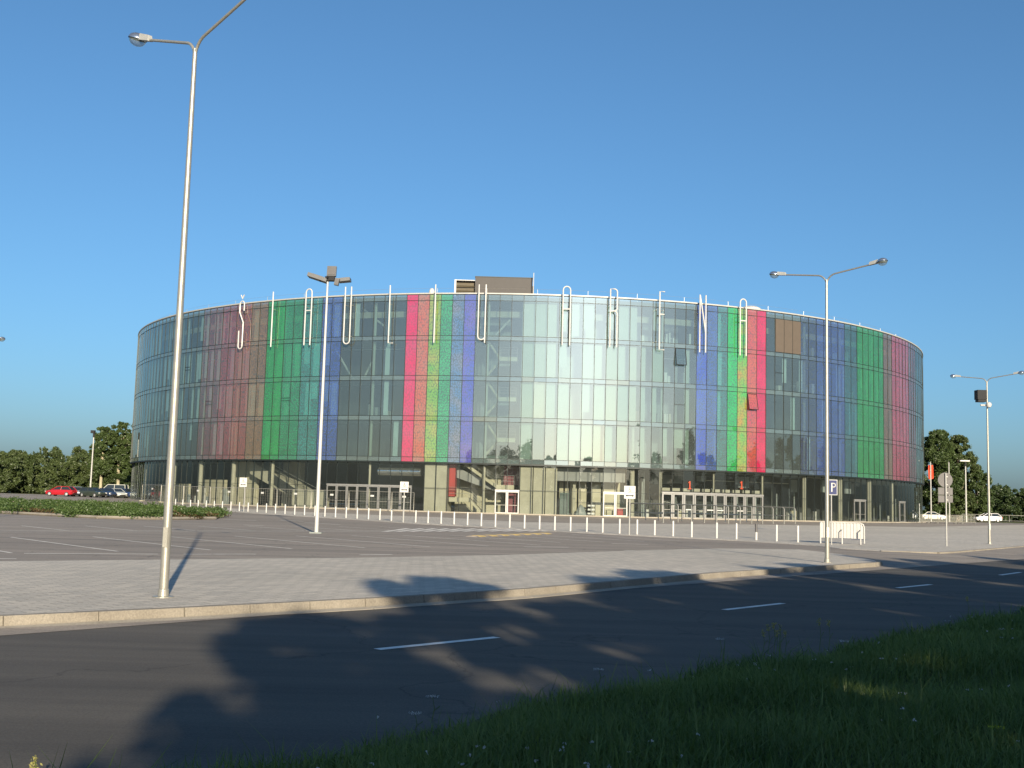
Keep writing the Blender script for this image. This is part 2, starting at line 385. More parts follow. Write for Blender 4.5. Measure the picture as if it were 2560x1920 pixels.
# kerb stones along the island's road edge and its gutter band
def kerb_line(name, pts, w0=.16, z0=-.2, z1=.012, gut=True, seglen=1.0):
    mb = MB(); gb = MB()
    for a, b in zip(pts[:-1], pts[1:]):
        L = (b - a).length; t = (b - a) / L; n = Vector((t.y, -t.x, 0)); k = max(1, int(L / seglen))
        for i in range(k):
            p = a + t * (L * i / k + .006); q = a + t * (L * (i + 1) / k - .006); j = rnd.uniform(-.006, .006)
            o0 = n * -.02; o1 = n * (w0 - .03 + j); o2 = n * (w0 + j)
            mb.hexa([p + o0 + Vector((0, 0, z0)), p + o2 + Vector((0, 0, z0)), q + o2 + Vector((0, 0, z0)), q + o0 + Vector((0, 0, z0)),
                     p + o0 + Vector((0, 0, z1)), p + o1 + Vector((0, 0, z1 + j * .4)), q + o1 + Vector((0, 0, z1 + j * .4)), q + o0 + Vector((0, 0, z1))])
        if gut:
            g0 = n * (w0 + .004); g1 = n * (w0 + .2)
            gb.hexa([a + g0 + Vector((0, 0, -.2)), a + g1 + Vector((0, 0, -.2)), b + g1 + Vector((0, 0, -.2)), b + g0 + Vector((0, 0, -.2)),
                     a + g0 + Vector((0, 0, -.118)), a + g1 + Vector((0, 0, -.126)), b + g1 + Vector((0, 0, -.126)), b + g0 + Vector((0, 0, -.118))])
    tag(mb.build(name, M['kerb']), kind='structure')
    if gut: tag(gb.build('gutter', M['gutter']), kind='structure')
kerb_line('kerb', isl_front + isl_end + [isl_back[0]], gut=False)
kb = isl_front[:-1]
kerb2 = MB()
for a, b in zip(kb[:-1], kb[1:]):
    t = (b - a).normalized(); n = Vector((t.y, -t.x, 0)); Z = lambda z: Vector((0, 0, z))
    kerb2.hexa([a + n * .17 + Z(-.2), a + n * .36 + Z(-.2), b + n * .36 + Z(-.2), b + n * .17 + Z(-.2), a + n * .17 + Z(-.105), a + n * .36 + Z(-.124), b + n * .36 + Z(-.124), b + n * .17 + Z(-.105)])
tag(kerb2.build('gutter', M['gutter']), kind='structure')
boll_px = [(438.3, 1265.8), (456.4, 1268), (475.6, 1269.6), (495, 1270.3), (515, 1271.3), (535, 1272.6), (555.4, 1274.4), (576.7, 1276), (598, 1277.5), (619.8, 1279), (642.7, 1280.2), (665.3, 1282), (688.3, 1283.6), (712.3, 1285), (736.5, 1286.6), (761, 1288), (786.7, 1289.5), (812, 1291.3), (838.4, 1293.2), (865, 1294.6), (892.6, 1296.4), (921, 1298), (949.4, 1300), (978.3, 1302), (1008, 1304), (1039, 1306), (1070, 1307.6), (1102.6, 1309), (1135, 1310.8), (1168.6, 1312.8), (1203, 1315), (1238.2, 1317), (1274, 1319), (1311, 1321), (1348.5, 1323.3), (1386.7, 1325.4), (1426, 1327.5), (1466.7, 1329.3), (1506.5, 1331.3), (1548.8, 1333.6), (1592.6, 1336), (1636.5, 1338), (1682.6, 1340.4), (1729, 1343), (1791.7, 1345.6), (1841, 1348), (1890.5, 1350), (1941.5, 1353), (1994.8, 1355.7)]
pl_front = [gp(a, b) for a, b in ((400, 1265),) + tuple((x, y + 3.2) for x, y in boll_px[1::4]) + ((2040, 1364), (2100, 1371), (2200, 1377), (2340, 1381), (2376, 1379.5), (2470, 1372), (2560, 1365))]
dd = (pl_front[-1] - pl_front[-2]).normalized(); pl_front.append(pl_front[-1] + dd * 55)
pl_back = [gp(a, b) for a, b in ((2620, 1309), (2560, 1312), (2300, 1317.5), (1850, 1311), (1505, 1308.7), (1310, 1305), (1100, 1293.5), (900, 1286), (700, 1277), (500, 1267), (420, 1262.5))]
mb = MB(); mb.prism(wig(pl_front + pl_back), -.25, 0.0)
for i, v in enumerate(mb.v): mb.v[i] = (v[0], v[1], v[2] + gz(v[0], v[1]))
tag(mb.build('plaza', M['paving']), kind='structure')
kerb_line('kerb', pl_front[-6:], gut=False)
# markings
def stripe(mb, a, b, wd, z):
    a = Vector((a[0], a[1], 0)); b = Vector((b[0], b[1], 0)); t = (b - a).normalized(); n = Vector((-t.y, t.x, 0)) * wd / 2
    mb.face([(p.x, p.y, z) for p in (a - n, b - n, b + n, a + n)])
for px in (((942.8, 1624), (1242.6, 1593.7)), ((1810.5, 1525), (1957, 1508.7)), ((2243.8, 1470), (2327, 1461.5)), ((2500, 1438), (2551, 1431))):
    a, b = gp(*px[0], z=-.13), gp(*px[1], z=-.13)
    mb = MB(); stripe(mb, a, b, .13, -.1255)
    tag(mb.build('lane_dash', M['marking']), kind='structure')
for k in range(-4, 0):
    a = so(9.0 + k * 7.2, -9.25); b = so(9.0 + k * 7.2 + 1.9, -9.25)
mk = MB()
st = Vector((1.9, 1.96, 0)); sd = Vector((.66, -.751, 0))
for k in range(-5, 15):
    p = Vector((-15.85, 35.75, 0)) + st * k
    stripe(mk, p, p + sd * (8.6 if k < 7 else 7), .10, -.007)
    q = p - sd * 5.2 + st * .4
    if k < 10: stripe(mk, q - sd * 5.4, q, .10, -.007)
for off in (0, 1.3):
    a = Vector((-18.05, 39.4, 0)) + Vector((-.55, .8, 0)) * off; stripe(mk, a - st * 6, a + st * 9.5, .11, -.007)
for a, b in (((60, 1384), (395, 1386)), ((460, 1386), (640, 1386)), ((900, 1388), (980, 1387)), ((-200, 1397), (41, 1397.6)), ((1310, 1368), (1420, 1369)), ((1560, 1377), (1640, 1378)), ((1530, 1360), (1620, 1362))):
    stripe(mk, gp(a[0], a[1] - 1.5), gp(b[0], b[1] - 1.5), .16, -.007)
for a, b in (((560, 1298), (640, 1301)), ((760, 1306), (850, 1311)), ((610, 1312), (660, 1314)), ((700, 1300), (760, 1303))):
    stripe(mk, gp(*a), gp(*b), .2, -.007)
for i in range(13):                                # hatched strip before the bollards
    x = 960 + i * 33; stripe(mk, gp(x, 1329 - i * .1), gp(x + 62, 1320.5 + i * .16), .32, -.007)
tag(mk.build('lot_markings', M['marking_w']), kind='structure')

# ------------------------------------------------------------------ the round arena
B = thing('arena_building', 'large round glass arena with rainbow striped facade and white letters along its rim', 'arena', (BX, BY, 0))
STEP, OFF = 360 / 291, -0.16
LV = [5.65, 6.19, 10.35, 10.88, 14.98, 15.52, 19.61, 20.12, 24.21, 24.87]
def P(a, r, z): a = R_(a); return Vector((r * math.sin(a), -r * math.cos(a), z))
bay_a = lambda i: OFF + STEP * i
def bidx(px, py=940): return (ang(px, py) - OFF) / STEP
COLS = {}
def setcol(p0, p1, col, cover, col2=None, py=940, scale=5.2, label=None):
    i0, i1 = bidx(p0, py), bidx(p1, py)
    for i in range(math.floor(i0 + .5), max(math.floor(i0 + .5) + 1, math.floor(i1 + .5))): COLS[i] = (col, cover, scale, col2 or [c * .8 for c in col], label)
G_ = lambda *a: a
setcol(500, 520, G_(.46, .14, .18), .09, label='faintly rose tinted glass bay')
setcol(520, 545, G_(.46, .12, .16), .16, label='pale rose printed glass bay')
setcol(545, 585, G_(.52, .10, .13), .28, label='dusky rose printed glass bay')
setcol(585, 628, G_(.52, .13, .10), .32, label='brick red printed glass bay')
setcol(628, 664, G_(.40, .22, .10), .34, label='brown printed glass bay')
setcol(664, 708, G_(.02, .34, .07), .55, label='bright green printed glass bay')
setcol(708, 754, G_(.03, .32, .13), .5, label='green printed glass bay')
setcol(754, 790, G_(.05, .34, .30), .38, label='teal printed glass bay')
setcol(790, 845, G_(.06, .13, .56), .34, label='dark blue printed glass bay')
setcol(1013, 1041, G_(.62, .022, .10), .80, G_(.54, .05, .13), label='crimson printed glass bay')
setcol(1041, 1068, G_(.58, .12, .07), .62, G_(.48, .19, .12), label='orange red printed glass bay')
setcol(1068, 1097, G_(.16, .42, .06), .64, G_(.36, .40, .08), label='yellow green printed glass bay')
setcol(1097, 1127, G_(.06, .42, .17), .52, label='pale green printed glass bay')
setcol(1127, 1156, G_(.10, .22, .46), .46, G_(.24, .26, .36), label='grey blue printed glass bay')
setcol(1156, 1185, G_(.075, .095, .52), .62, G_(.15, .11, .46), label='violet blue printed glass bay')
setcol(1741, 1767, G_(.045, .085, .52), .58, G_(.07, .13, .44), label='blue printed glass bay')
setcol(1767, 1793, G_(.06, .13, .46), .45, label='mid blue printed glass bay')
setcol(1793, 1818, G_(.05, .30, .30), .30, label='pale teal printed glass bay')
setcol(1818, 1843, G_(.03, .46, .10), .66, label='green printed glass bay')
setcol(1843, 1867, G_(.10, .48, .06), .70, G_(.46, .30, .04), label='green glass bay turning orange')
setcol(1867, 1892, G_(.56, .11, .06), .66, G_(.50, .06, .08), label='orange red printed glass bay')
setcol(1892, 1914, G_(.60, .022, .09), .82, label='red printed glass bay')
setcol(2005, 2045, G_(.02, .06, .34), .12, label='faintly blue tinted glass bay')
setcol(2045, 2116, G_(.05, .12, .54), .30, label='dark blue printed glass bay')
setcol(2116, 2137, G_(.03, .18, .26), .34, label='teal printed glass bay')
setcol(2137, 2204, G_(.02, .34, .08), .50, label='green printed glass bay')
setcol(2204, 2226, G_(.30, .16, .10), .34, label='brown printed glass bay')
setcol(2272, 2290, G_(.50, .05, .13), .14, label='pale rose printed glass bay')
setcol(2226, 2272, G_(.70, .08, .18), .38, label='rose printed glass bay')
cm = {}
def bay_mats(i):
    if i not in COLS: return [CLEAR, SPAN]
    k = COLS[i][:4]; key = str(k)
    if key not in cm:
        col, cov, s, c2 = k
        mx_ = max(col); q_ = min(.62, cov * 1.0); tint = tuple(t0 * (1 - q_ + q_ * c / mx_) for t0, c in zip((.46, .58, .555), col))
        cm[key] = [glass_mat('printed glass', tint, .045, 2.05, .06, dots=(col, cov, s, c2)),
                   glass_mat('printed spandrel', tuple(.6 * q for q in tint), .045, 2.05, .14, (.4, .48, .47), dots=(col, cov * .95, s * 1.2, c2))]
    return cm[key]
louv = set(range(int(bidx(1937, 840) + .5), int(bidx(2000, 840) + .5)))
split = {}
for px, py in ((472, 918), (522, 1003), (712, 1000), (1700, 990), (1850, 1010), (1950, 933), (545, 915)):
    split.setdefault(int(math.floor(bidx(px, py))), []).append(py)
def pane(mb, a0, a1, z0, z1, m, r=RAD, jit=.007, i=0):
    p = [P(a0, r, z0), P(a1, r, z0), P(a1, r, z1), P(a0, r, z1)]
    jit *= 1.5 if z1 - z0 > 1 else .4; tx, tz = rnd.gauss(0, jit), rnd.gauss(0, jit); mid = R_((a0 + a1) / 2); n = Vector((math.sin(mid), -math.cos(mid), 0))
    p = [p[0] + n * (-tx - tz), p[1] + n * (tx - tz), p[2] + n * (tx + tz), p[3] + n * (-tx + tz)]
    w_ = r * R_(a1 - a0); u0 = i * 3.7
    mb.face(p, m, [(u0, z0), (u0 + w_, z0), (u0 + w_, z1), (u0, z1)])
def bay_panes(mb, i):
    a0, a1 = bay_a(i), bay_a(i + 1)
    for k in range(9):
        sp = k in (0, 2, 4, 6, 8); z0, z1 = LV[k], LV[k + 1]
        pane(mb, a0, a1, z0, z1, 1 if sp else 0, i=i)
def bay_frame(fb, i):
    a0, a1 = bay_a(i), bay_a(i + 1); hw = .028 / RAD * 57.3
    fb.arcbox(a0 - hw, a0 + hw, RAD - .10, RAD + .035, 5.62, 24.86, 1)
    for z in LV[:-1]: fb.arcbox(a0 + hw, a1 - hw, RAD - .08, RAD + .028, z - .026, z + .026, 1)
    if i in split and i > -40:
        for py in split[i]:
            z = angz(1280, py)[1] if False else None
NB = 48
rest_g, rest_f = MB(), MB()
blind_rule = random.Random(3)
def blinds_for(i):
    out = []
    if i in range(int(bidx(1300)), int(bidx(1392)) + 1): return out          # solid panel stands there
    if i in COLS and i > -40: bmul = .5
    else: bmul = 1
    L0, L1, C0, C1, D1 = bidx(845), bidx(1013), bidx(1392), bidx(1586), bidx(1741)
    for k in (1, 3, 5, 7):
        r = blind_rule.random(); wd = blind_rule.uniform(.5, .68); of = blind_rule.choice((0, 0, 0, .32))
        drop = 0 if blind_rule.random() < .75 else blind_rule.uniform(.1, .5)
        if i < L0:
            if r < (.9 if k in (3, 5) else .7 if k == 7 else .28) * (.8 if bmul < 1 else 1): out.append((k, .06 + of, .06 + of + wd, 'g', drop))
        elif i < L1:
            if r < .25: out.append((k, .1, .1 + wd * .7, 'g', drop))
        elif C0 <= i < C1:
            if r < .86: out.append((k, .03, .97 if blind_rule.random() < .6 else .7, 'w', drop * .6))
        elif C1 <= i < D1:
            if r < (.55 if k != 7 else .3): out.append((k, .05, .95 if blind_rule.random() < .35 else .5, 'w', drop))
        elif i > D1:
            if r < (.30 if k in (5, 7) else .2): out.append((k, .08, .08 + wd * .8, 'g', drop))
    return out
for i in range(-64, 64):
    if -NB <= i < NB:
        mb = MB(); bay_panes(mb, i); g = mb.build('glass_bay', bay_mats(i), B, uv=True, fixn=False)
        if i in COLS and COLS[i][4]: g['label'] = COLS[i][4]
        fb = MB(); bay_frame(fb, i); fb.build('frame', M['dframe'], g)
        bl = blinds_for(i)
        if bl:
            bb = MB(); a0 = bay_a(i)
            for k, f0, f1, c, drop in bl:
                z0, z1 = LV[k], LV[k + 1]; z0 = z0 + (z1 - z0) * drop
                bb.arcbox(a0 + STEP * f0, a0 + STEP * min(.98, f1), RAD - .42, RAD - .40, z0 + .05, z1 - .05, 1, 0 if c == 'w' else 1)
            bb.build('blind', [M['blind'], M['blind_g']], g)
    else:
        bay_panes(rest_g, i); bay_frame(rest_f, i)
g = rest_g.build('glass_bay', [CLEAR, SPAN], B, uv=True, fixn=False); g['kind'] = 'stuff'
rest_f.build('frame', M['dframe'], g)
lb = MB(); i0, i1 = min(louv), max(louv)
for i in louv: lb.arcbox(bay_a(i) + .03, bay_a(i + 1) - .03, RAD + .045, RAD + .07, LV[7] + .05, LV[8] - .05, 1)
lb.build('louvre_panel', M['louvre'], B)
# the far, unseen side is closed with plain glass-coloured wall
mb = MB(); mb.arcbox(bay_a(64), 360 + bay_a(-64), RAD - .3, RAD, 0, 24.87, 60); mb.build('rear_wall', M['slab'], B)
# roof, rim, slabs, linings
mb = MB(); mb.lathe((0, 0, 0), [(0.01, 25.0), (RAD - .5, 24.75)], 96); mb.build('roof', M['roof'], B, fixn=False)
mb = MB(); mb.arcbox(-180, 180, RAD - .45, RAD + .07, 24.95, 25.10, 290); mb.build('roof_rim', M['offwhite'], B)
for z0, z1 in ((5.62, 6.12), (10.42, 10.82), (15.04, 15.46), (19.68, 20.06), (24.3, 24.68)):
    mb = MB(); mb.arcbox(-82, 82, RAD - 9, RAD - .45, z0, z1, 82); mb.build('floor_slab', M['slab'], B)
mb = MB(); mb.arcbox(-82, 82, RAD - 1.9, RAD - 1.6, 22.55, 23.25, 110); mb.build('ring_beam', M['concrete'], B)
aL, aS0, aS1, aP1, aC1, aD = ang(1005, 940), ang(1188, 940), ang(1300, 940), ang(1392, 940), ang(1586, 940), ang(1741, 940)
for a0, a1, dr, m in ((-82, aL, 6, 'dark'), (aL, aS0, 6, 'grey'), (aS0, aS1, 5.2, 'grey'), (aP1, aC1, 3.6, 'pale'), (aC1, aD, 5, 'grey'), (aD, 82, 6, 'dark')):
    mb = MB()
    for q in range(1, 5): mb.arcbox(a0, a1, RAD - dr - .2, RAD - dr, LV[2 * q - 1] + .05, LV[2 * q] - .02)
    mb.build('inner_wall', M[m], B)
# solid pale panel with a grey panel low down (right of the stairs)
mb = MB(); mb.arcbox(aS1 + .1, aP1 - .1, RAD - .9, RAD - .5, 10.85, 24.25); mb.arcbox(aS1 + .1, ang(1332, 1100), RAD - .9, RAD - .5, 6.15, 10.41); mb.build('wall_panel', M['blind'], B)
mb = MB(); mb.arcbox(ang(1332, 1100) + .02, aP1 - .1, RAD - .9, RAD - .45, 6.15, 10.41); mb.build('wall_panel', M['panel_g'], B)
# furniture-like clutter seen through the top storeys
cl = MB(); cr = random.Random(11)
for px0, px1, k, n in ((1590, 1740, 7, 12), (1770, 1915, 7, 18), (1935, 2200, 5, 16), (2000, 2180, 7, 14), (1640, 1760, 5, 6), (1745, 1800, 5, 5), (900, 1010, 3, 5), (1590, 1700, 3, 5)):
    for _ in range(n):
        a = ang(cr.uniform(px0, px1), 900); z = LV[k] + .1; h_ = cr.uniform(.5, 1.5); r = RAD - cr.uniform(1.2, 3.2); d = cr.uniform(.15, .5)
        cl.arcbox(a, a + d, r - .5, r, z, z + h_, 1, cr.choice((0, 0, 1, 2)))
cl.build('furnishings', [M['white'], M['cream'], M['slab']], B)
lt = MB()
for px0, px1, py in ((1690, 1760, 808), (1790, 1845, 813), (860, 1010, 875), (1640, 1830, 895)):
    a0, z = angz(px0, py, RAD - 3); a1, _ = angz(px1, py, RAD - 3); lt.arcbox(a0, a1, RAD - 3.1, RAD - 3, z - .06, z + .06)
lt.build('ceiling_rail', M['white'], B)
br = MB()
for p0, p1 in (((838, 870), (880, 945)), ((900, 965), (930, 905)), ((905, 770), (960, 815)), ((1235, 842), (1275, 800))):
    a0, z0 = angz(*p0, RAD - 2.2); a1, z1 = angz(*p1, RAD - 2.2); br.tube([P(a0, RAD - 2.2, z0), P(a1, RAD - 2.2, z1)], .13)
br.build('diagonal_brace', M['offwhite'], B)
# columns: ground floor (round) carrying on up behind the glass
for px in (361, 435, 500, 582, 678, 922, 1209, 1580, 1651, 1784, 1906, 2010.6, 2100, 2172.5, 2228):
    a = ang(px, 1225, RAD - .95); r = .27 if px not in (1651, 1784, 1906, 1209, 922) else .17
    mb = MB(); mb.tube([P(a, RAD - .95, 0), P(a, RAD - .95, 5.6)], r, 14); mb.build('column', M['concrete'], B, smooth=True)
    mb = MB()
    for q in range(1, 5): mb.tube([P(a, RAD - .95, LV[2 * q - 1]), P(a, RAD - .95, LV[2 * q])], .17, 10)
    mb.build('upper_column', M['pale'], B, smooth=True)
# stair hall
sb = MB(); rb = MB()
def flight(a0, z0, a1, z1, r0, r1, th=.32):
    n = 10
    for i in range(n):
        b0, b1 = a0 + (a1 - a0) * i / n, a0 + (a1 - a0) * (i + 1) / n; za = z0 + (z1 - z0) * i / n; zb = z0 + (z1 - z0) * (i + 1) / n
        p = [P(b0, r0, za - th), P(b0, r1, za - th), P(b1, r1, zb - th), P(b1, r0, zb - th), P(b0, r0, za + .06), P(b0, r1, za + .06), P(b1, r1, zb + .06), P(b1, r0, zb + .06)]
        sb.hexa(p)
    for dz in (.45, .75, 1.05):
        rb.tube([P(a0, r1 + .03, z0 + dz), P(a1, r1 + .03, z1 + dz)], .022, 6)
    for i in range(5): 
        t = i / 4; rb.tube([P(a0 + (a1 - a0) * t, r1 + .03, z0 + (z1 - z0) * t), P(a0 + (a1 - a0) * t, r1 + .03, z0 + (z1 - z0) * t + 1.05)], .02, 6)
aW, aE, aM = aS0 - .2, aS1 - .35, ang(1245, 1000)
FL = [0.0, 5.95, 10.65, 15.25, 19.9]
for q in range(4):
    zf, zt = FL[q], FL[q + 1]; zm = (zf + zt) / 2 + .25
    a_l = ang(1115, 1250) if q == 0 else aW
    flight(a_l + 1.3, zt, aM, zm, RAD - 1.5, RAD - 1.0)                    # upper flight falls to the right-hand landing
    sb.arcbox(aM, aE, RAD - 3.4, RAD - .9, zm - .42, zm + .06)
    for dz in (.5, .85, 1.15): rb.tube([P(aM + (aE - aM) * t, RAD - .88, zm + dz) for t in (0, .5, 1)], .022, 6)
    for t in (0, .5, 1): rb.tube([P(aM + (aE - aM) * t, RAD - .88, zm), P(aM + (aE - aM) * t, RAD - .88, zm + 1.15)], .022, 6)
    if q: flight(a_l + .6, zf + .1, aM, zm, RAD - 3.2, RAD - 2.6)
aG0, aG1 = ang(1117, 1260), ang(1168, 1260)
sb.arcbox(aG0, aG1, RAD - 2.6, RAD - 1.0, 1.25, 1.75)                      # low landing, left
flight(aG1, 1.7, ang(1206, 1280), .05, RAD - 2.2, RAD - 1.0)
for dz in (.5, .9, 1.2): rb.tube([P(aG0 + (aG1 - aG0) * t, RAD - .98, 1.7 + dz) for t in (0, .5, 1)], .022, 6)
sb.build('staircase', M['cream'], B); rb.build('stair_railing', M['galv'], B)
mb = MB(); mb.arcbox(ang(1115.5, 1200) + .05, ang(1132, 1200), RAD - 2.4, RAD - 1.3, 1.85, 5.55); mb.build('red_wall', M['red'], B)
mb = MB(); mb.arcbox(ang(1255, 1180), ang(1299, 1180), RAD - 4.5, RAD - 3.6, 3.3, 5.55); mb.arcbox(ang(1262, 1250), ang(1299, 1250), RAD - 2.6, RAD - 2.4, .05, 2.35); mb.build('red_wall', M['dkred'], B)
mb = MB(); mb.arcbox(ang(1116, 1240), ang(1255, 1240), RAD - 5.5, RAD - 4.8, .05, 5.55); mb.build('hall_wall', M['cream'], B)
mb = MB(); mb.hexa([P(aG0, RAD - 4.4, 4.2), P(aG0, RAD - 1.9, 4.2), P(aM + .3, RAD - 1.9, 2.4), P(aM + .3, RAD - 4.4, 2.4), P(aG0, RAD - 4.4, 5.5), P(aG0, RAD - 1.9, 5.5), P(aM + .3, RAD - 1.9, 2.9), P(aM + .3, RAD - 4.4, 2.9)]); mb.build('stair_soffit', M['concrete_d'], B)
# ground floor: piers, linings, ceilings
for p0, p1 in ((1059, 1115.5), (1300, 1392)):
    a0, a1 = ang(p0, 1230, RAD - .6), ang(p1, 1230, RAD - .6); mb = MB(); n = 2 if p0 < 1200 else 3
    for k in range(n): mb.arcbox(a0 + (a1 - a0) * k / n + (.09 if k else 0), a0 + (a1 - a0) * (k + 1) / n, RAD - 3.5, RAD - .6, .0, 5.6, 2)
    mb.build('concrete_pier', M['concrete'], B)
aR0, aR1 = ang(1394, 1230), ang(1572, 1230)
for a0, a1, dr, m in ((-82, ang(640, 1230), 11, 'dark'), (ang(800, 1230), ang(1058, 1230), 9, 'dark'), (aR1, 82, 11, 'dark')):
    mb = MB(); mb.arcbox(a0, a1, RAD - dr - .3, RAD - dr, 0, 5.6); mb.build('hall_wall', M[m], B)
mb = MB()                                                                  # sunlit room right of the pier
for p0, p1 in ((1398, 1408), (1412, 1421), (1424, 1442), (1446, 1466), (1478, 1502), (1506, 1540), (1543, 1558)):
    a0, a1 = ang(p0, 1240, RAD - 4.2), ang(p1, 1240, RAD - 4.2); mb.arcbox(a0, a1, RAD - 4.5, RAD - 4.2, 0, 3.95, 1)
mb.build('hall_wall', M['cream'], B)
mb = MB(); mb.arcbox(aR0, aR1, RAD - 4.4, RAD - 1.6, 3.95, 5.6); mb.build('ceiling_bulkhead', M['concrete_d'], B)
mb = MB(); mb.arcbox(aR0, aR1 + 3, RAD - 6.2, RAD - 5.9, 0, 5.6); mb.build('hall_wall', M['dark'], B)
mb = MB(); mb.arcbox(-82, 82, RAD - 12, RAD + .25, -.3, .03, 82); mb.arcbox(-82, 82, RAD - .02, RAD + .34, .03, .14, 120); mb.build('plinth', M['gutter'], B)
# big stair on the left, with its sloping concrete soffit
mb = MB(); a0, a1 = ang(628, 1240, RAD - 3), ang(800, 1240, RAD - 3)
def wedge(mb, a0, a1, r0, r1, zl0, zr0, zl1, zr1, n=8, m=0):
    for i in range(n):
        b0, b1 = a0 + (a1 - a0) * i / n, a0 + (a1 - a0) * (i + 1) / n; f = lambda l, r, t: l + (r - l) * t; t0, t1 = i / n, (i + 1) / n
        mb.hexa([P(b0, r0, f(zl0, zr0, t0)), P(b0, r1, f(zl0, zr0, t0)), P(b1, r1, f(zl0, zr0, t1)), P(b1, r0, f(zl0, zr0, t1)),
                 P(b0, r0, f(zl1, zr1, t0)), P(b0, r1, f(zl1, zr1, t0)), P(b1, r1, f(zl1, zr1, t1)), P(b1, r0, f(zl1, zr1, t1))], m)
wedge(mb, a0, a1, RAD - 5, RAD - 2.6, 4.0, -.2, 5.6, 1.2); mb.build('grand_stair', M['concrete'], B)
mb = MB(); mb.arcbox(ang(622, 1240), ang(670, 1240), RAD - 6.5, RAD - 5.6, 0, 5.6); mb.arcbox(ang(700, 1260), ang(790, 1260), RAD - 2.4, RAD - 2.2, 0, 2.15); mb.build('hall_wall', M['concrete'], B)
mb = MB()
for p0, p1, z1 in ((400, 470, 2.6), (505, 560, 3.2), (585, 640, 5.6)): mb.arcbox(ang(p0, 1240, RAD - 4), ang(p1, 1240, RAD - 4), RAD - 4.4, RAD - 4, 0, z1)
mb.build('hall_wall', M['cream'], B)
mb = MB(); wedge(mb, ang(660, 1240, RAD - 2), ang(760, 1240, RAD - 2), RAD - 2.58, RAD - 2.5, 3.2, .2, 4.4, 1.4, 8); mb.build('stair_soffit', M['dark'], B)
rb = MB()
for dz in (.6, 1.1): rb.tube([P(a0 + (a1 - a0) * t, RAD - 2.55, 5.6 - 4.4 * t + dz) for t in (.3, .65, 1)], .03, 6)
rb.build('stair_railing', M['galv'], B)
mb = MB()                                                                  # shiny duct
mb.tube([P(ang(x, 1170, RAD - 2), RAD - 2, 4.55) for x in (948, 985, 1020, 1054)], .5, 16); mb.build('duct', mat('bright duct', (.75, .75, .73), .18, .95, .1, 2), B, smooth=True)
# shop-front glazing on the ground floor
restg, restf = MB(), MB()
RG = RAD - .3
for i in range(-64, 64):
    a0, a1 = bay_a(i), bay_a(i + 1); mb, fb = (MB(), MB()) if -NB <= i < NB else (restg, restf)
    pane(mb, a0, a1, .14, 5.6, 0, RG, .01, i)
    hw = .026 / RAD * 57.3
    fb.arcbox(a0 - hw, a0 + hw, RG - .1, RG + .03, .14, 5.6, 1)
    fb.arcbox(a0 + hw, a1 - hw, RG - .05, RG + .02, 2.72, 2.76, 1)
    if -NB <= i < NB:
        g = mb.build('storefront_pane', CLEARG, B, uv=True, fixn=False); fb.build('frame', M['dframe'], g)
g = restg.build('storefront_pane', CLEARG, B, uv=True, fixn=False); g['kind'] = 'stuff'; restf.build('frame', M['dframe'], g)
mb = MB(); mb.arcbox(-82, 82, RAD - .44, RAD + .03, 5.5, 5.61, 120); mb.build('soffit', M['dframe'], B)
# doors
def door_row(px0, px1, py, n, mframe, top=2.75, bars=(), prot=.12, mp=None, posts=.09, head=.16):
    a0, a1 = ang(px0, py), ang(px1, py); h0 = RG + .04; h1 = RG + prot
    fb = MB(); fb.arcbox(a0, a1, h0, h1 + .05, top - head, top, max(1, n)); fb.build('door_head', mframe, B)
    for k in range(n):
        b0, b1 = a0 + (a1 - a0) * k / n, a0 + (a1 - a0) * (k + 1) / n; pw = posts / RAD * 57.3
        db = MB()
        for c0, c1 in ((b0 + .02, b0 + pw), (b1 - pw, b1 - .02)): db.arcbox(c0, c1, h0, h1, .05, top - head, 1)
        db.arcbox(b0 + pw, b1 - pw, h0, h1, .05, .22, 1); db.arcbox(b0 + pw, b1 - pw, h0, h1, top - head - .12, top - head, 1)
        d = db.build('door', mframe, B)
        hb = MB(); hb.arcbox(b0 + pw + .05, b1 - pw - .05, h1 + .01, h1 + .05, 1.02, 1.14 if k in bars else 1.06, 1); hb.build('push_bar', M['white'] if k in bars else M['galv'], d)
door_row(1656, 1911, 1270, 10, M['gframe'], 3.05, bars=(2, 4, 5, 7), posts=.2, head=.2)
door_row(813, 1027, 1245, 8, M['gframe'], 2.95, posts=.13)
door_row(1236, 1297.5, 1260, 2, M['wframe'], 2.75, posts=.14)
door_row(1508, 1570, 1270, 2, M['wframe'], 2.85, posts=.14)
door_row(2139, 2168, 1280, 2, M['gframe'], 2.9, posts=.12)
door_row(2253, 2267, 1290, 1, M['gframe'], 2.9, posts=.2)
mb = MB()                                                                  # beams above the main entrance
for k in range(10): a = ang(1657 + k * 25.6, 1230); mb.arcbox(a + .12, a + 1.0, RG - .5, RG - .25, 3.15, 3.5, 1)
mb.arcbox(ang(1820, 1200), ang(2050, 1205), RAD - 5.1, RAD - 5, 4.55, 4.66); mb.arcbox(ang(1440, 1250), ang(1440, 1250) + .3, RAD - 3, RAD - 2.8, 0, 5); mb.build('entrance_beam', M['concrete'], B)
mb = MB(); fx = random.Random(5)                                            # faint hall fittings beyond the right-hand glass
for _ in range(60):
    a = ang(fx.uniform(1590, 2280), 1240, RAD - 5); r = RAD - fx.uniform(3, 9); k = fx.random()
    if k < .4: mb.arcbox(a, a + .12, r - .1, r, 0, fx.uniform(2.5, 5.4), 1, 2)
    elif k < .7: mb.arcbox(a, a + fx.uniform(.4, 1.6), r - .1, r, fx.uniform(3.6, 5), 5.2, 1, 2)
    else: mb.arcbox(a, a + fx.uniform(.3, .9), r - .4, r, .05, fx.uniform(.8, 1.4), 1, fx.choice((0, 1)))
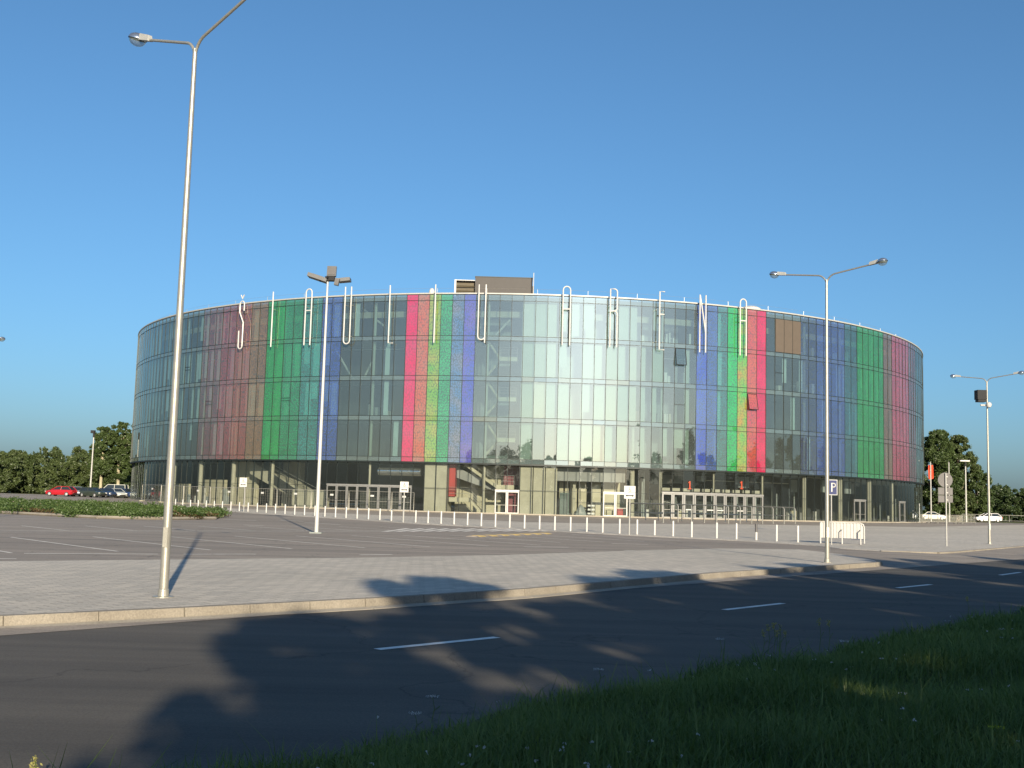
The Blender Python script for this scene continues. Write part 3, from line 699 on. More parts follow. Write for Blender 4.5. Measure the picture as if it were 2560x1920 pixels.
for _ in range(26):
    a = ang(fx.uniform(340, 620), 1240, RAD - 4); r = RAD - fx.uniform(2.5, 7); mb.arcbox(a, a + fx.uniform(.2, .8), r - .3, r, .05, fx.uniform(.7, 2.1), 1, fx.choice((0, 1, 2)))
mb.build('hall_fittings', [M['cream'], M['offwhite'], M['slab']], B)
for px in (1723.7, 1853):
    a, z = angz(px, 1213, RG); mb = MB(); hw = .075 / RAD * 57.3
    mb.arcbox(a - hw, a + hw, RG + .05, RG + .11, z - .46, z + .46, 1)
    mb.arcbox(a - hw * 2.6, a - hw, RG + .05, RG + .11, z + .24, z + .37, 1); mb.arcbox(a - hw * 2.6, a - hw, RG + .05, RG + .11, z - .46, z - .36, 1); mb.arcbox(a + hw, a + hw * 2.6, RG + .05, RG + .11, z - .46, z - .36, 1)
    o = mb.build('entrance_number', M['orange'], B)
# two vents standing ajar
for px0, px1, py0, py1 in ((1688, 1716, 871, 913), (1867.5, 1892, 985, 1024)):
    i = math.floor(bidx((px0 + px1) / 2, py0)); a0, a1 = bay_a(i) + .05, bay_a(i + 1) - .05
    zt = angz((px0 + px1) / 2, py0)[1]; zb = angz((px0 + px1) / 2, py1)[1]
    out = .42; mb = MB()
    p = [P(a0, RAD + .05, zt), P(a1, RAD + .05, zt), P(a1, RAD + out, zb), P(a0, RAD + out, zb)]
    mb.face(p, 0, [(0, 0), (1.3, 0), (1.3, 2), (0, 2)]); g = mb.build('open_vent', bay_mats(i)[:1], B, uv=True, fixn=False)
    fb = MB()
    for q in range(4): fb.tube([p[q], p[(q + 1) % 4]], .045, 6)
    fb.build('frame', M['black'], g)
fb = MB()
for px, py in ((472, 918), (472, 925), (524, 1003), (524, 1012), (714, 995), (714, 1002), (1702, 1012), (1955, 933)):
    i = math.floor(bidx(px, py)); z = angz(px, py)[1]; fb.arcbox(bay_a(i) + .03, bay_a(i + 1) - .03, RAD - .05, RAD + .03, z - .035, z + .035, 1)
fb.build('vent_transom', M['dframe'], B)
# rail along the roof edge
rb = MB()
for k in range(-60, 61):
    a = k * 1.35
    if k % 4 == 0: rb.tube([P(a, RAD - 1.2, 24.9), P(a, RAD - 1.2, 25.85)], .018, 5)
rb.tube([P(k * 1.5, RAD - 1.2, 25.85) for k in range(-54, 55)], .008, 5)
rb.build('roof_railing', M['galv'], B)
# roof plant
def roof_thing(name, label, cat, px, py, y):
    p = at_depth(px, py, y); return thing(name, label, cat, (p.x, p.y, 24.9)), p
t, p = roof_thing('plant_room', 'flat brown metal plant room on the roof of the round arena', 'plant room', 1259, 731, 150)
q0, q1, qt = at_depth(1187.5, 731, 150), at_depth(1331, 731, 150), at_depth(1259, 694, 150); hgt = qt.z - 24.9; wd = q1.x - q0.x
mb = MB(); mb.box((0, 4, hgt / 2), (wd, 8, hgt)); mb.build('cladding', M['brownmetal'], t)
mb = MB(); mb.box((0, 4, hgt + .05), (wd + .1, 8.1, .1)); mb.build('roof_edge', M['dframe'], t)
mb = MB(); mb.box((wd / 2 + .12, 1.2, hgt / 2 - .1), (.2, 1.6, hgt * .75)); mb.build('side_vent', M['black'], t)
t, p = roof_thing('cooling_unit', 'white cooling unit with dark louvres beside the brown plant room', 'cooling unit', 1161, 731, 150)
u0, u1, ut = at_depth(1135, 731, 150), at_depth(1186, 731, 150), at_depth(1161, 699, 150); hu = ut.z - 24.9; wu = u1.x - u0.x
mb = MB(); mb.box((-wu / 2 + .12, 2.5, hu / 2), (.24, 5, hu)); mb.box((0, 2.6, hu - .05), (wu, 5, .1)); mb.box((0, 4.9, hu / 2), (wu, .15, hu)); mb.build('casing', M['white'], t)
mb = MB()
for k in range(9): mb.box((.1, .35, .2 + k * (hu - .35) / 9), (wu - .3, .06, .14), M=Matrix.Rotation(.5, 3, 'X'))
mb.box((.1, .8, hu / 2 - .1), (wu - .3, .1, hu - .3)); mb.build('louvre', mat('dark bronze louvre', (.07, .055, .03), .6, .2, .2, 2), t)
mb = MB()
for k in (-.25, .22): mb.lathe((k * wu, 2, hu), [(.55, 0), (.6, .12), (.4, .26), (0.01, .3)], 16)
mb.build('fan_cowl', M['white'], t, smooth=True)
for px, top, r, lab in ((1080, 720, .35, 'small white roof vent peeking over the rim near the middle'), (1876, 765, 1.3, 'low white dome vent on the roof near the last letter')):
    d = ray(px, top); a = ang(px, top, RAD - 3); pp = P(a, RAD - 3, 0); dist = math.hypot(BX + pp.x, BY + pp.y); zt = EYE + d.z / math.hypot(d.x, d.y) * dist
    t = thing('roof_vent', lab, 'roof vent', (BX + pp.x, BY + pp.y, 24.85)); hh = zt - 24.85
    mb = MB(); mb.lathe((0, 0, 0), [(r * .8, 0), (r * .8, hh * .45), (r, hh * .5), (r * .95, hh * .72), (r * .6, hh * .92), (.01, hh)], 18); mb.build('cowl', M['white'], t, smooth=True)
    mb = MB(); mb.lathe((0, 0, 0), [(r * 1.15, -.2), (r * 1.15, .1), (r * .8, .1)], 18); mb.build('curb', M['slab'], t)
d = ray(2281, 851); a = ang(2281, 880, RAD - 4); pp = P(a, RAD - 4, 0); dist = math.hypot(BX + pp.x, BY + pp.y); hh = EYE + d.z / math.hypot(d.x, d.y) * dist - 24.85
t = thing('roof_light', 'grey glass roof lantern at the right end of the arena roof', 'skylight', (BX + pp.x, BY + pp.y, 24.85), R_(25))
mb = MB(); mb.hexa([Vector(v) for v in ((-1.6, -2, 0), (1.6, -2, 0), (1.6, 2, 0), (-1.6, 2, 0), (-1.0, -1.6, hh), (.9, -1.6, hh * .85), (.9, 1.6, hh * .85), (-1.0, 1.6, hh))]); mb.build('glazing', mat('grey roof glass', (.20, .26, .29), .15, .2, .1, 1), t)
mb = MB(); mb.box((0, 0, hh + .0), (1.0, 3.4, .1)); mb.box((0, 0, .05), (3.4, 4.2, .2)); mb.build('frame', M['dframe'], t)
p = at_depth(1333.5, 724, 149); pt = at_depth(1333.5, 682, 149)
t = thing('antenna', 'thin white antenna standing at the right end of the plant room', 'antenna', (p.x, 149, 24.9))
mb = MB(); mb.tube([(0, 0, 0), (0, 0, pt.z - 24.9)], [.07, .05], 6); mb.build('mast', M['white'], t)
mb = MB(); mb.tube([(.08, 0, 1.3), (.16, 0, 2.1)], .12, 8); mb.build('aerial', M['white'], t)

# ------------------------------------------------------------------ letters on the rim
S = thing('arena_sign', 'row of twelve tall thin white tubular letters standing past the roof rim of the arena', 'sign', (BX, BY, 19.2))
def arcp(cx, cz, r, d0, d1, n=7): return [(cx + r * math.cos(R_(d0 + (d1 - d0) * i / n)), cz + r * math.sin(R_(d0 + (d1 - d0) * i / n))) for i in range(n + 1)]
H = 6.75
LET = {
 'I': [[(0, 0), (0, H)]],
 'A': [[(-.42, 0)] + [(x, z) for x, z in arcp(0, H - .42, .42, 180, 0)] + [(.42, 0)], [(-.42, 4.15), (.42, 4.15)]],
 'U': [[(-.40, H)] + arcp(0, .40, .40, 180, 360) + [(.40, H)]],
 'U,': [[(-.40, H)] + arcp(0, .80, .40, 180, 360) + [(.40, H)], [(.40, .85), (.40, .05)]],
 'L': [[(0, H), (0, 0), (.58, 0)]],
 'R': [[(-.40, 0), (-.40, H - .05), (.05, H - .05)] + arcp(.05, H - .40, .35, 90, 0) + arcp(.05, 4.5, .35, 0, -90) + [(-.40, 4.15)], [(.05, 4.15)] + arcp(.05, 3.8, .35, 90, 0) + [(.40, 0)]],
 'E': [[(.55, H), (-.05, H), (-.05, 0), (.55, 0)], [(-.05, 4.1), (.5, 4.1)]],
 'N': [[(-.38, 0), (-.38, H)], [(-.36, H - .05), (.36, 2.4)], [(.38, 0), (.38, H)]],
 'S': [[(.38, 4.75), (.38, 5.6)] + arcp(0, 5.6, .38, 0, 180) + [(-.38, 4.6), (.32, 3.3), (.32, .38)] + arcp(-.03, .38, .35, 0, -180) + [(-.38, 2.3)], [(-.28, H), (0, 6.3), (.28, H)]],
}
for ch, px, pt_, pb in (('S', 603.4, 740, 873), ('I', 680, 733, 868), ('A', 770, 727, 863), ('U', 868.5, 722.7, 858.5), ('L', 973, 716, 856), ('I', 1086.8, 712, 856), ('U,', 1204.5, 711.6, 858), ('A', 1416, 715.6, 863), ('R', 1534, 721, 867), ('E', 1650, 730, 874), ('N', 1757, 738, 881), ('A', 1858, 750, 889)):
    rl = RAD + .6; a = ang(px, (pt_ + pb) / 2, rl); mb = MB(); T = Vector((math.cos(R_(a)), math.sin(R_(a)), 0))
    c = P(a, rl, 0)
    for pl in LET[ch]: mb.tube([c + T * x + Vector((0, 0, z)) for x, z in pl], .078, 8)
    o = mb.build('letter', M['letter'], S, smooth=True)
    o['label'] = 'white letter ' + {'S': 'S with caron', 'U,': 'U with hook'}.get(ch, ch)
    bk = MB(); n = P(a, 1, 0)
    xs = (0,) if ch in 'IL' else (-.4, .4)
    for z in (.9, 4.6):
        for x in xs: bk.tube([c + T * x + Vector((0, 0, z)) - n * .1, c + T * x + Vector((0, 0, z)) - n * .6], .035, 6)
    bk.build('bracket', M['galv'], o)

# ------------------------------------------------------------------ lamps and masts
def street_lamp(label, loc, lean=(0, 0), rise=.16, Hj=8.55, rz=0):
    t = thing('street_lamp', label, 'street lamp', loc, rz, 'double armed street lamps')
    t.rotation_euler = (lean[1], lean[0], rz)
    mb = MB(); mb.tube([(0, 0, -.05), (0, 0, 2.6), (0, 0, Hj + .05)], [.070, .060, .036], 16); mb.build('pole', M['galv'], t, smooth=True)
    mb = MB(); mb.box((0, -.066, .9), (.07, .02, .30)); mb.lathe((0, 0, 0), [(.16, -.02), (.16, .015), (.085, .02), (.08, .12), (.07, .13)], 16); mb.build('access_door', M['galv'], t)
    ax = RN
    for s in (-1, 1):
        d = ax * s; pts = []
        for q in range(7):
            th = R_(80 * q / 6); pts.append(d * (.32 * (1 - math.cos(th))) + Vector((0, 0, Hj - .12 + .34 * math.sin(th))))
        e = pts[-1]; tip = d * 1.46 + Vector((0, 0, e.z + rise)); pts.append(tip)
        mb = MB(); mb.tube(pts, .024, 10); arm = mb.build('arm', M['galv'], t, smooth=True)
        dirn = (tip - e).normalized(); sd_ = Vector((-d.y, d.x, 0)); up = dirn.cross(sd_) * -1 if dirn.cross(sd_).z < 0 else dirn.cross(sd_)
        Mx = Matrix((dirn, sd_, up)).transposed()
        L_ = lambda x, y, z: tip + Mx @ (Vector((x, y, z)) * .64)
        hb = MB()
        hb.hexa([L_(-.18, -.08, -.03), L_(.30, -.10, -.03), L_(.30, .10, -.03), L_(-.18, .08, -.03), L_(-.12, -.06, .12), L_(.28, -.08, .14), L_(.28, .08, .14), L_(-.12, .06, .12)])
        lum = hb.build('luminaire', M['offwhite'], t)
        hb = MB(); hb.lathe(L_(.47, 0, 0), [(q * .66, v * .66) for q, v in ((.24, -.005), (.24, .02), (.19, .10), (.10, .145), (.005, .16))], 18, M=Mx); hb.build('hood', M['reflector'], lum, smooth=True)
        hb = MB(); hb.lathe(L_(.47, 0, 0), [(q * .66, v * .66) for q, v in ((.22, -.01), (.21, -.07), (.15, -.145), (.07, -.18), (.005, -.19))], 18, M=Mx); hb.build('bowl', M['lampglass'], lum, smooth=True)
        hb = MB(); hb.lathe(L_(.47, 0, 0), [(.15, -.014), (.156, -.004), (.15, .004)], 18, M=Mx); hb.build('seal', M['black'], lum)
    return t
pL, pR, pF = gp(408, 1493), gp(2068, 1406.6), gp(2474, 1360)
lampL = street_lamp('tall galvanised double street lamp at left on the pavement, its right arm leaving the frame', pL, (R_(-.05), 0), .36)
lampR = street_lamp('double street lamp in front of the blue parking sign', pR)
lampF = street_lamp('double street lamp at the right edge with a black loudspeaker box', pF)
mb = MB(); mb.box((-.36, -.05, 7.85), (.5, .45, .5)); mb.box((-.36, -.05, 7.53), (.42, .4, .12)); o = mb.build('loudspeaker', M['black'], lampF)
mb = MB(); mb.lathe((0, -.2, 7.32), [(.005, .16), (.12, .1), (.15, 0), (.1, -.12), (.005, -.15)], 12); mb.tube([(-.4, -.1, 7.3), (0, -.1, 7.3)], .05); mb.build('camera_dome', M['white'], lampF, smooth=True)
pe = at_depth(10, 838, 52); pole = Vector((pe.x, pe.y, 0)) - RN * 1.95
street_lamp('street lamp beyond the left edge, only the tip of one head in view', (pole.x, pole.y, 0), Hj=pe.z - .58)

pm = gp(790.7, 1332.5); topm = EYE + (ray(820.6, 703).z / ray(820.6, 703).y) * pm.y
t = thing('floodlight_mast', 'slender pale floodlight mast on the parking lot before the arena', 'floodlight mast', pm)
mb = MB(); mb.tube([(0, 0, -.05), (0, 0, topm)], [.085, .04], 12); mb.build('pole', M['white'], t, smooth=True)
mb = MB(); mb.box((0, 0, .01), (.5, .5, .06)); mb.build('base_plate', M['slab'], t)
mb = MB(); mb.tube([(-.35, 0, topm), (.55, 0, topm + .12)], .04, 8); mb.tube([(0, -.35, topm + .1), (.1, .4, topm + .2)], .04, 8); mb.box((.1, 0, topm + .1), (.4, .3, .18)); mb.build('crosshead', M['black'], t)
for c, d, e in (((-.42, 0, topm + .12), (.86, .6, .16), (0, .30, .1)), ((.10, .35, topm + .50), (.40, .14, .46), (-.2, 0, 0)), ((.72, .1, topm + .08), (.50, .5, .14), (0, -.12, .2)), ((.45, -.3, topm - .08), (.18, .22, .30), (0, .2, 0))):
    Mx = (Matrix.Rotation(e[1], 3, 'Y') @ Matrix.Rotation(e[0], 3, 'X')); mb = MB(); mb.box(c, d, M=Mx); o = mb.build('floodlight', mat('floodlight housing', (.10, .10, .10), .45, .4, .1, 4), t)
    mb = MB(); off = Mx @ Vector((0, 0, d[2] / 2 + .012)) if d[2] < .2 else Mx @ Vector((0, -d[1] / 2 - .012, 0))
    dd_ = (d[0] * .6, d[1] * .7, .02) if d[2] < .2 else (d[0] * .8, .02, d[2] * .8)
    mb.box(Vector(c) + off, dd_, M=Mx); mb.build('ballast_cover', M['signback'], o)
for px, pb, ptop, y, lab in ((226, 1219, 1080, 172, 'thin lamp pole standing behind the parked cars at left'), (2415.5, 1283, 1153, 175, 'thin lamp pole before the trees right of the arena')):
    b = at_depth(px, pb, y); z0 = gz(b.x, y); tp = at_depth(px - 1, ptop, y)
    t = thing('lamp_pole', lab, 'lamp pole', (b.x, y, z0)); hh = tp.z - z0
    mb = MB(); mb.tube([(0, 0, 0), (0, 0, hh)], [.14, .09], 10); mb.build('pole', M['offwhite'], t, smooth=True)
    mb = MB(); mb.box((-.15, 0, hh + .05), (1.5 if px > 1000 else .6, .5, .2 if px > 1000 else .45)); mb.build('lamp_head', M['white'] if px > 1000 else M['black'], t)
    mb = MB(); mb.tube([(0, 0, hh - .8), (0, 0, hh - .1)], .16, 8); mb.build('bracket', M['black'], t)

# ------------------------------------------------------------------ bollards
mb = MB(); mb.tube([(0, 0, -.1), (0, 0, .74), (0, 0, .78)], [.052, .052, .038], 12); proto = None
tags = {0: 'white bollard at the far left end of the row, next to the tall lamp', 46: 'bollard with a dark unpainted top and white foot', 48: 'white bollard at the right end of the row, beside the white barrier'}
for k, (x, y) in enumerate(boll_px):
    p = gp(x, y)
    if k == 46:
        b2 = MB(); b2.tube([(0, 0, -.1), (0, 0, .38)], .062, 12); o = b2.build('bollard', M['white'], smooth=True)
        b3 = MB(); b3.tube([(0, 0, .38), (0, 0, .78)], .063, 12); b3.build('bare_top', M['signback'], o, smooth=True)
    elif proto is None: proto = o = mb.build('bollard', M['white'], smooth=True)
    else: o = proto.copy(); COL.objects.link(o)
    o.location = p
    tag(o, tags.get(k, 'plain white bollard standing inside the long row along the plaza edge'), 'bollard', 'bollards along the plaza edge')

# ------------------------------------------------------------------ signs
def plate(mb, x0, x1, z0, z1, y, th=.02, r=.0, m=0): mb.box(((x0 + x1) / 2, y, (z0 + z1) / 2), (x1 - x0, th, z1 - z0), m=m)
def dis_sign(px, pbot, xl, xr, yt, yb, lab):
    p = gp(px, pbot); t = thing('parking_sign', lab, 'sign', p, group='disabled parking signs'); y = p.y
    a, b = at_depth(xl, yt, y), at_depth(xr, yb, y); x0, x1, z1, z0 = a.x - p.x, b.x - p.x, a.z - p.z, b.z - p.z; W = x1 - x0; Hh = z1 - z0
    mb = MB(); mb.tube([(0, 0, 0), (0, 0, z1 - .05)], .032, 8); mb.build('post', M['offwhite'], t, smooth=True)
    mb = MB(); zm = z0 + Hh * .47; plate(mb, x0, x1, zm + .01, z1, -.05); sg = mb.build('sign_plate', M['signwhite'], t)
    mb = MB(); c = ((x0 + x1) / 2, zm + (z1 - zm) * .42); k = Hh * .42       # wheelchair symbol
    mb.lathe((c[0] - .02 * k, -.065, c[1] + .42 * k), [(.005, 0), (.09 * k, 0)], 10, M=Matrix.Rotation(math.pi / 2, 3, 'X'))
    mb.tube([(c[0] - .02 * k, -.068, c[1] + .32 * k), (c[0] - .02 * k, -.068, c[1]), (c[0] + .17 * k, -.068, c[1] - .02 * k), (c[0] + .26 * k, -.068, c[1] - .28 * k)], .045 * k, 6)
    mb.tube([(c[0] + .22 * k * math.cos(R_(q)), -.068, c[1] - .12 * k + .22 * k * math.sin(R_(q))) for q in range(120, 361, 30)], .032 * k, 6)
    mb.build('wheelchair_symbol', M['black'], sg)
    mb = MB(); plate(mb, x0, x1, z0, zm - .01, -.05); lp = mb.build('arrow_plate', M['signwhite'], t)
    mb = MB(); zc = z0 + (zm - z0) * .5; hw = W * .38; ah = (zm - z0) * .2
    mb.box(((x0 + x1) / 2, -.065, zc), (hw * 1.4, .006, ah * .8))
    for s in (-1, 1): mb.face([((x0 + x1) / 2 + s * hw, -.068, zc), ((x0 + x1) / 2 + s * hw * .6, -.068, zc + ah), ((x0 + x1) / 2 + s * hw * .6, -.068, zc - ah)])
    mb.build('arrow', M['black'], lp)
dis_sign(609, 1279, 600, 617, 1194, 1217.5, 'small white disabled parking sign nearest the tall lamp at left')
dis_sign(1008, 1306, 1001, 1021, 1204, 1231, 'white disabled parking sign before the left entrance doors')
dis_sign(1573, 1337, 1560.5, 1588, 1214.5, 1247, 'white disabled parking sign before the white framed door, biggest of its kind')
p = gp(2078.5, 1362); t = thing('parking_sign', 'blue square P parking sign peeking out behind the right lamp', 'sign', p)
a, b = at_depth(2070, 1199, p.y), at_depth(2092.5, 1238, p.y); x0, x1, z1, z0 = a.x - p.x, b.x - p.x, a.z, b.z
mb = MB(); mb.tube([(0, 0, 0), (0, 0, z1 - .03)], .03, 8); mb.build('post', M['offwhite'], t, smooth=True)
mb = MB(); plate(mb, x0, x1, z0, z1, -.05); pl = mb.build('sign_plate', M['signwhite'], t)
mb = MB(); plate(mb, x0 + .025, x1 - .025, z0 + .025, z1 - .025, -.062, .006); mb.build('blue_field', M['signblue'], pl)
mb = MB(); cx, Hs = (x0 + x1) / 2 + .02, z1 - z0
mb.box((cx - .075, -.075, z0 + Hs * .5), (.05, .02, Hs * .58))
mb.tube([(cx - .06, -.075, z0 + Hs * .76)] + [(cx + .0 + .085 * math.cos(R_(q)), -.075, z0 + Hs * .64 + Hs * .12 * math.sin(R_(q))) for q in range(90, -91, -20)] + [(cx - .06, -.075, z0 + Hs * .52)], .026, 8)
mb.build('letter_p', M['signwhite'], pl)
p = gp(2366.3, 1365); t = thing('road_sign', 'backs of a round and two square road signs on one post at right', 'sign', p); Y = p.y
z = lambda py: at_depth(2366, py, Y).z; xx = lambda px: at_depth(px, 1200, Y).x - at_depth(2366.3, 1200, Y).x
mb = MB(); mb.tube([(0, -.02, 0), (0, -.02, z(1183))], .034, 10); mb.build('post', M['offwhite'], t, smooth=True)
rr = xx(2384.5); mb = MB(); mb.lathe((0, .05, z(1200)), [(.005, .012), (rr, .012), (rr + .012, 0), (rr, -.012), (.005, -.012)], 32, M=Matrix.Rotation(math.pi / 2, 3, 'X')); mb.build('round_plate', M['signback'], t)
for y0, y1 in ((1219, 1237), (1238.6, 1256)): mb = MB(); plate(mb, -rr, rr, z(y1), z(y0), .05); mb.build('square_plate', M['signback'], t)
mb = MB()
for yy in (1192, 1212, 1232, 1250): mb.box((.04, .0, z(yy)), (.12, .06, .035))
mb.build('clamp', M['white'], t)

# ------------------------------------------------------------------ white barrier panel
pa, pb_ = gp(2050, 1357.5), gp(2161, 1361.5); t = thing('barrier_panel', 'white ribbed barrier panel on legs behind the right lamp', 'barrier', pa)
v = pb_ - pa; Lb = v.length; t.rotation_euler = (0, 0, math.atan2(v.y, v.x)); top = .98
mb = MB(); n = 26
for k in range(n):
    x0, x1 = .02 + (Lb - .04) * k / n, .02 + (Lb - .04) * (k + 1) / n; e = .015 if k % 2 else -.015
    zt = top - (max(0, (x1 - Lb + .22)) ** 2 * 3.2 if x1 > Lb - .22 else 0)
    mb.box(((x0 + x1) / 2, .0 + e, (zt + .26) / 2), (x1 - x0 - .004, .022, zt - .26))
mb.build('ribbed_sheet', M['white'], t)
mb = MB(); mb.tube([(0, -.02, .05), (0, -.02, top), (Lb - .16, -.02, top), (Lb - .05, -.02, top - .06), (Lb, -.02, top - .2), (Lb, -.02, .05)], .026, 8); mb.build('frame', M['white'], t, smooth=True)
for x in (.03, Lb * .50, Lb * .915):
    mb = MB(); mb.tube([(x, -.26, 0), (x, -.26, .62 if x > .1 else .95), (x, -.03, .66 if x > .1 else .97)], .03, 8); mb.tube([(x, -.26, .03), (x, .3, .03)], .03, 8); mb.build('leg', M['white'], t, smooth=True)

# ------------------------------------------------------------------ queue rails at the main entrance
rp = None
for k, (x, y) in enumerate(((257, 830), (420, 822), (570, 826), (712, 828), (848, 832), (977, 835), (1107, 837), (1235, 838), (1355, 840), (1471, 840), (1594, 842), (1716, 842))):
    p = gp(1600 + x / 4.424, 1120 + y / 4.424)
    if rp is None:
        rp = thing('queue_rail', '', 'rail', p, group='queue rails at the main doors')
        mb = MB(); mb.tube([(0, 0, 0), (0, 0, 1.45), (-.03, .1, 1.58), (-.12, .35, 1.63), (-1.9, 7.5, 1.63), (-2.0, 7.8, 1.56), (-2.0, 7.9, 1.4), (-2.0, 7.9, 0)], .05, 8); mb.build('hoop', M['galv'], rp, smooth=True)
        mb = MB(); mb.tube([(-.05, .1, .8), (-1.95, 7.8, .8)], .035, 8); mb.build('mid_rail', M['galv'], rp, smooth=True); r_ = rp
    else: r_ = dup(rp, p, 0)
    lab = {0: 'leftmost hooped steel queue rail before the main entrance doors', 11: 'rightmost hooped steel queue rail, past the end of the main doors'}.get(k, 'hooped steel queue rail between the two end rails at the main doors')
    r_['label'] = lab

# ------------------------------------------------------------------ wire fence in front of the left glazing
wire, nt, N, L = newmat('fence wire mesh')
o_ = N('ShaderNodeOutputMaterial'); t_ = N('ShaderNodeBsdfTransparent'); d_ = N('ShaderNodeBsdfDiffuse'); d_.inputs[0].default_value = (.45, .46, .44, 1); x_ = N('ShaderNodeMixShader'); x_.inputs[0].default_value = .12
L(t_.outputs[0], x_.inputs[1]); L(d_.outputs[0], x_.inputs[2]); L(x_.outputs[0], o_.inputs[0])
ed = [354, 402, 458, 525, 612, 692, 778, 872, 979, 1036]; RF = RAD + 2.6
for k in range(len(ed) - 1):
    aa, ab = ang(ed[k], 1250, RF), ang(ed[k + 1], 1250, RF); pa, pb_ = P(aa, RF, 0) + Vector((BX, BY, 0)), P(ab, RF, 0) + Vector((BX, BY, 0)); zg = gz(pa.x, pa.y)
    lab = 'wire fence panel in the temporary fence before the left glazing'
    if k == 0: lab = 'wire fence panel at the far left end of the temporary fence'
    if k == 8: lab = 'short wire fence panel at the right end, next to the concrete pier'
    t = thing('fence_panel', lab, 'fence', (pa.x, pa.y, zg), group='temporary wire fence panels'); v = pb_ - pa; t.rotation_euler = (0, 0, math.atan2(v.y, v.x)); Lf = v.length; hf = 2.15
    mb = MB(); mb.tube([(.06, 0, 0), (.06, 0, hf), (Lf - .06, 0, hf), (Lf - .06, 0, 0)], .03, 6); mb.tube([(.06, 0, .2), (Lf - .06, 0, .2)], .02, 6)
    mb.build('frame', M['galv'], t)
    mb = MB(); n = int(Lf / .34)
    for i in range(1, n): mb.tube([(.06 + (Lf - .12) * i / n, 0, .2), (.06 + (Lf - .12) * i / n, 0, hf)], .0035, 4, caps=False)
    for i in range(1, 7): mb.tube([(.06, 0,   .2 + i * .28), (Lf - .06, 0, .2 + i * .28)], .003, 4, caps=False)
    mb.build('wire_mesh', M['galv'], t)
    mb = MB(); mb.box((Lf * .55, -.05, 1.66), (.42, .02, .2)); mb.build('notice_plate', M['signwhite'], t)
    mb = MB(); mb.box((.06, 0, .06), (.2, .7, .12)); mb.build('foot', M['concrete'], t)

# ------------------------------------------------------------------ speed bump blocks
p0, p1 = gp(1178, 1341.5), gp(1372, 1334); t = thing('speed_bump', 'low black speed bump with yellow blocks on the parking lot', 'speed bump', (p0.x, p0.y, -.012)); v = p1 - p0; t.rotation_euler = (0, 0, math.atan2(v.y, v.x)); Lb = v.length
mb = MB(); mb.hexa([Vector(q) for q in ((0, -.3, 0), (Lb, -.3, 0), (Lb, .3, 0), (0, .3, 0), (.05, -.12, .05), (Lb - .05, -.12, .05), (Lb - .05, .12, .05), (.05, .12, .05))]); mb.build('rubber_base', M['lot'], t)
for k in range(7):
    x = Lb * (k + .5) / 7; mb = MB(); h2 = Lb / 7 * .24
    mb.hexa([Vector(q) for q in ((x - h2, -.31, .004), (x + h2, -.31, .004), (x + h2, .31, .004), (x - h2, .31, .004), (x - h2, -.12, .058), (x + h2, -.12, .058), (x + h2, .12, .058), (x - h2, .12, .058))]); mb.build('yellow_block', M['yellow'], t)

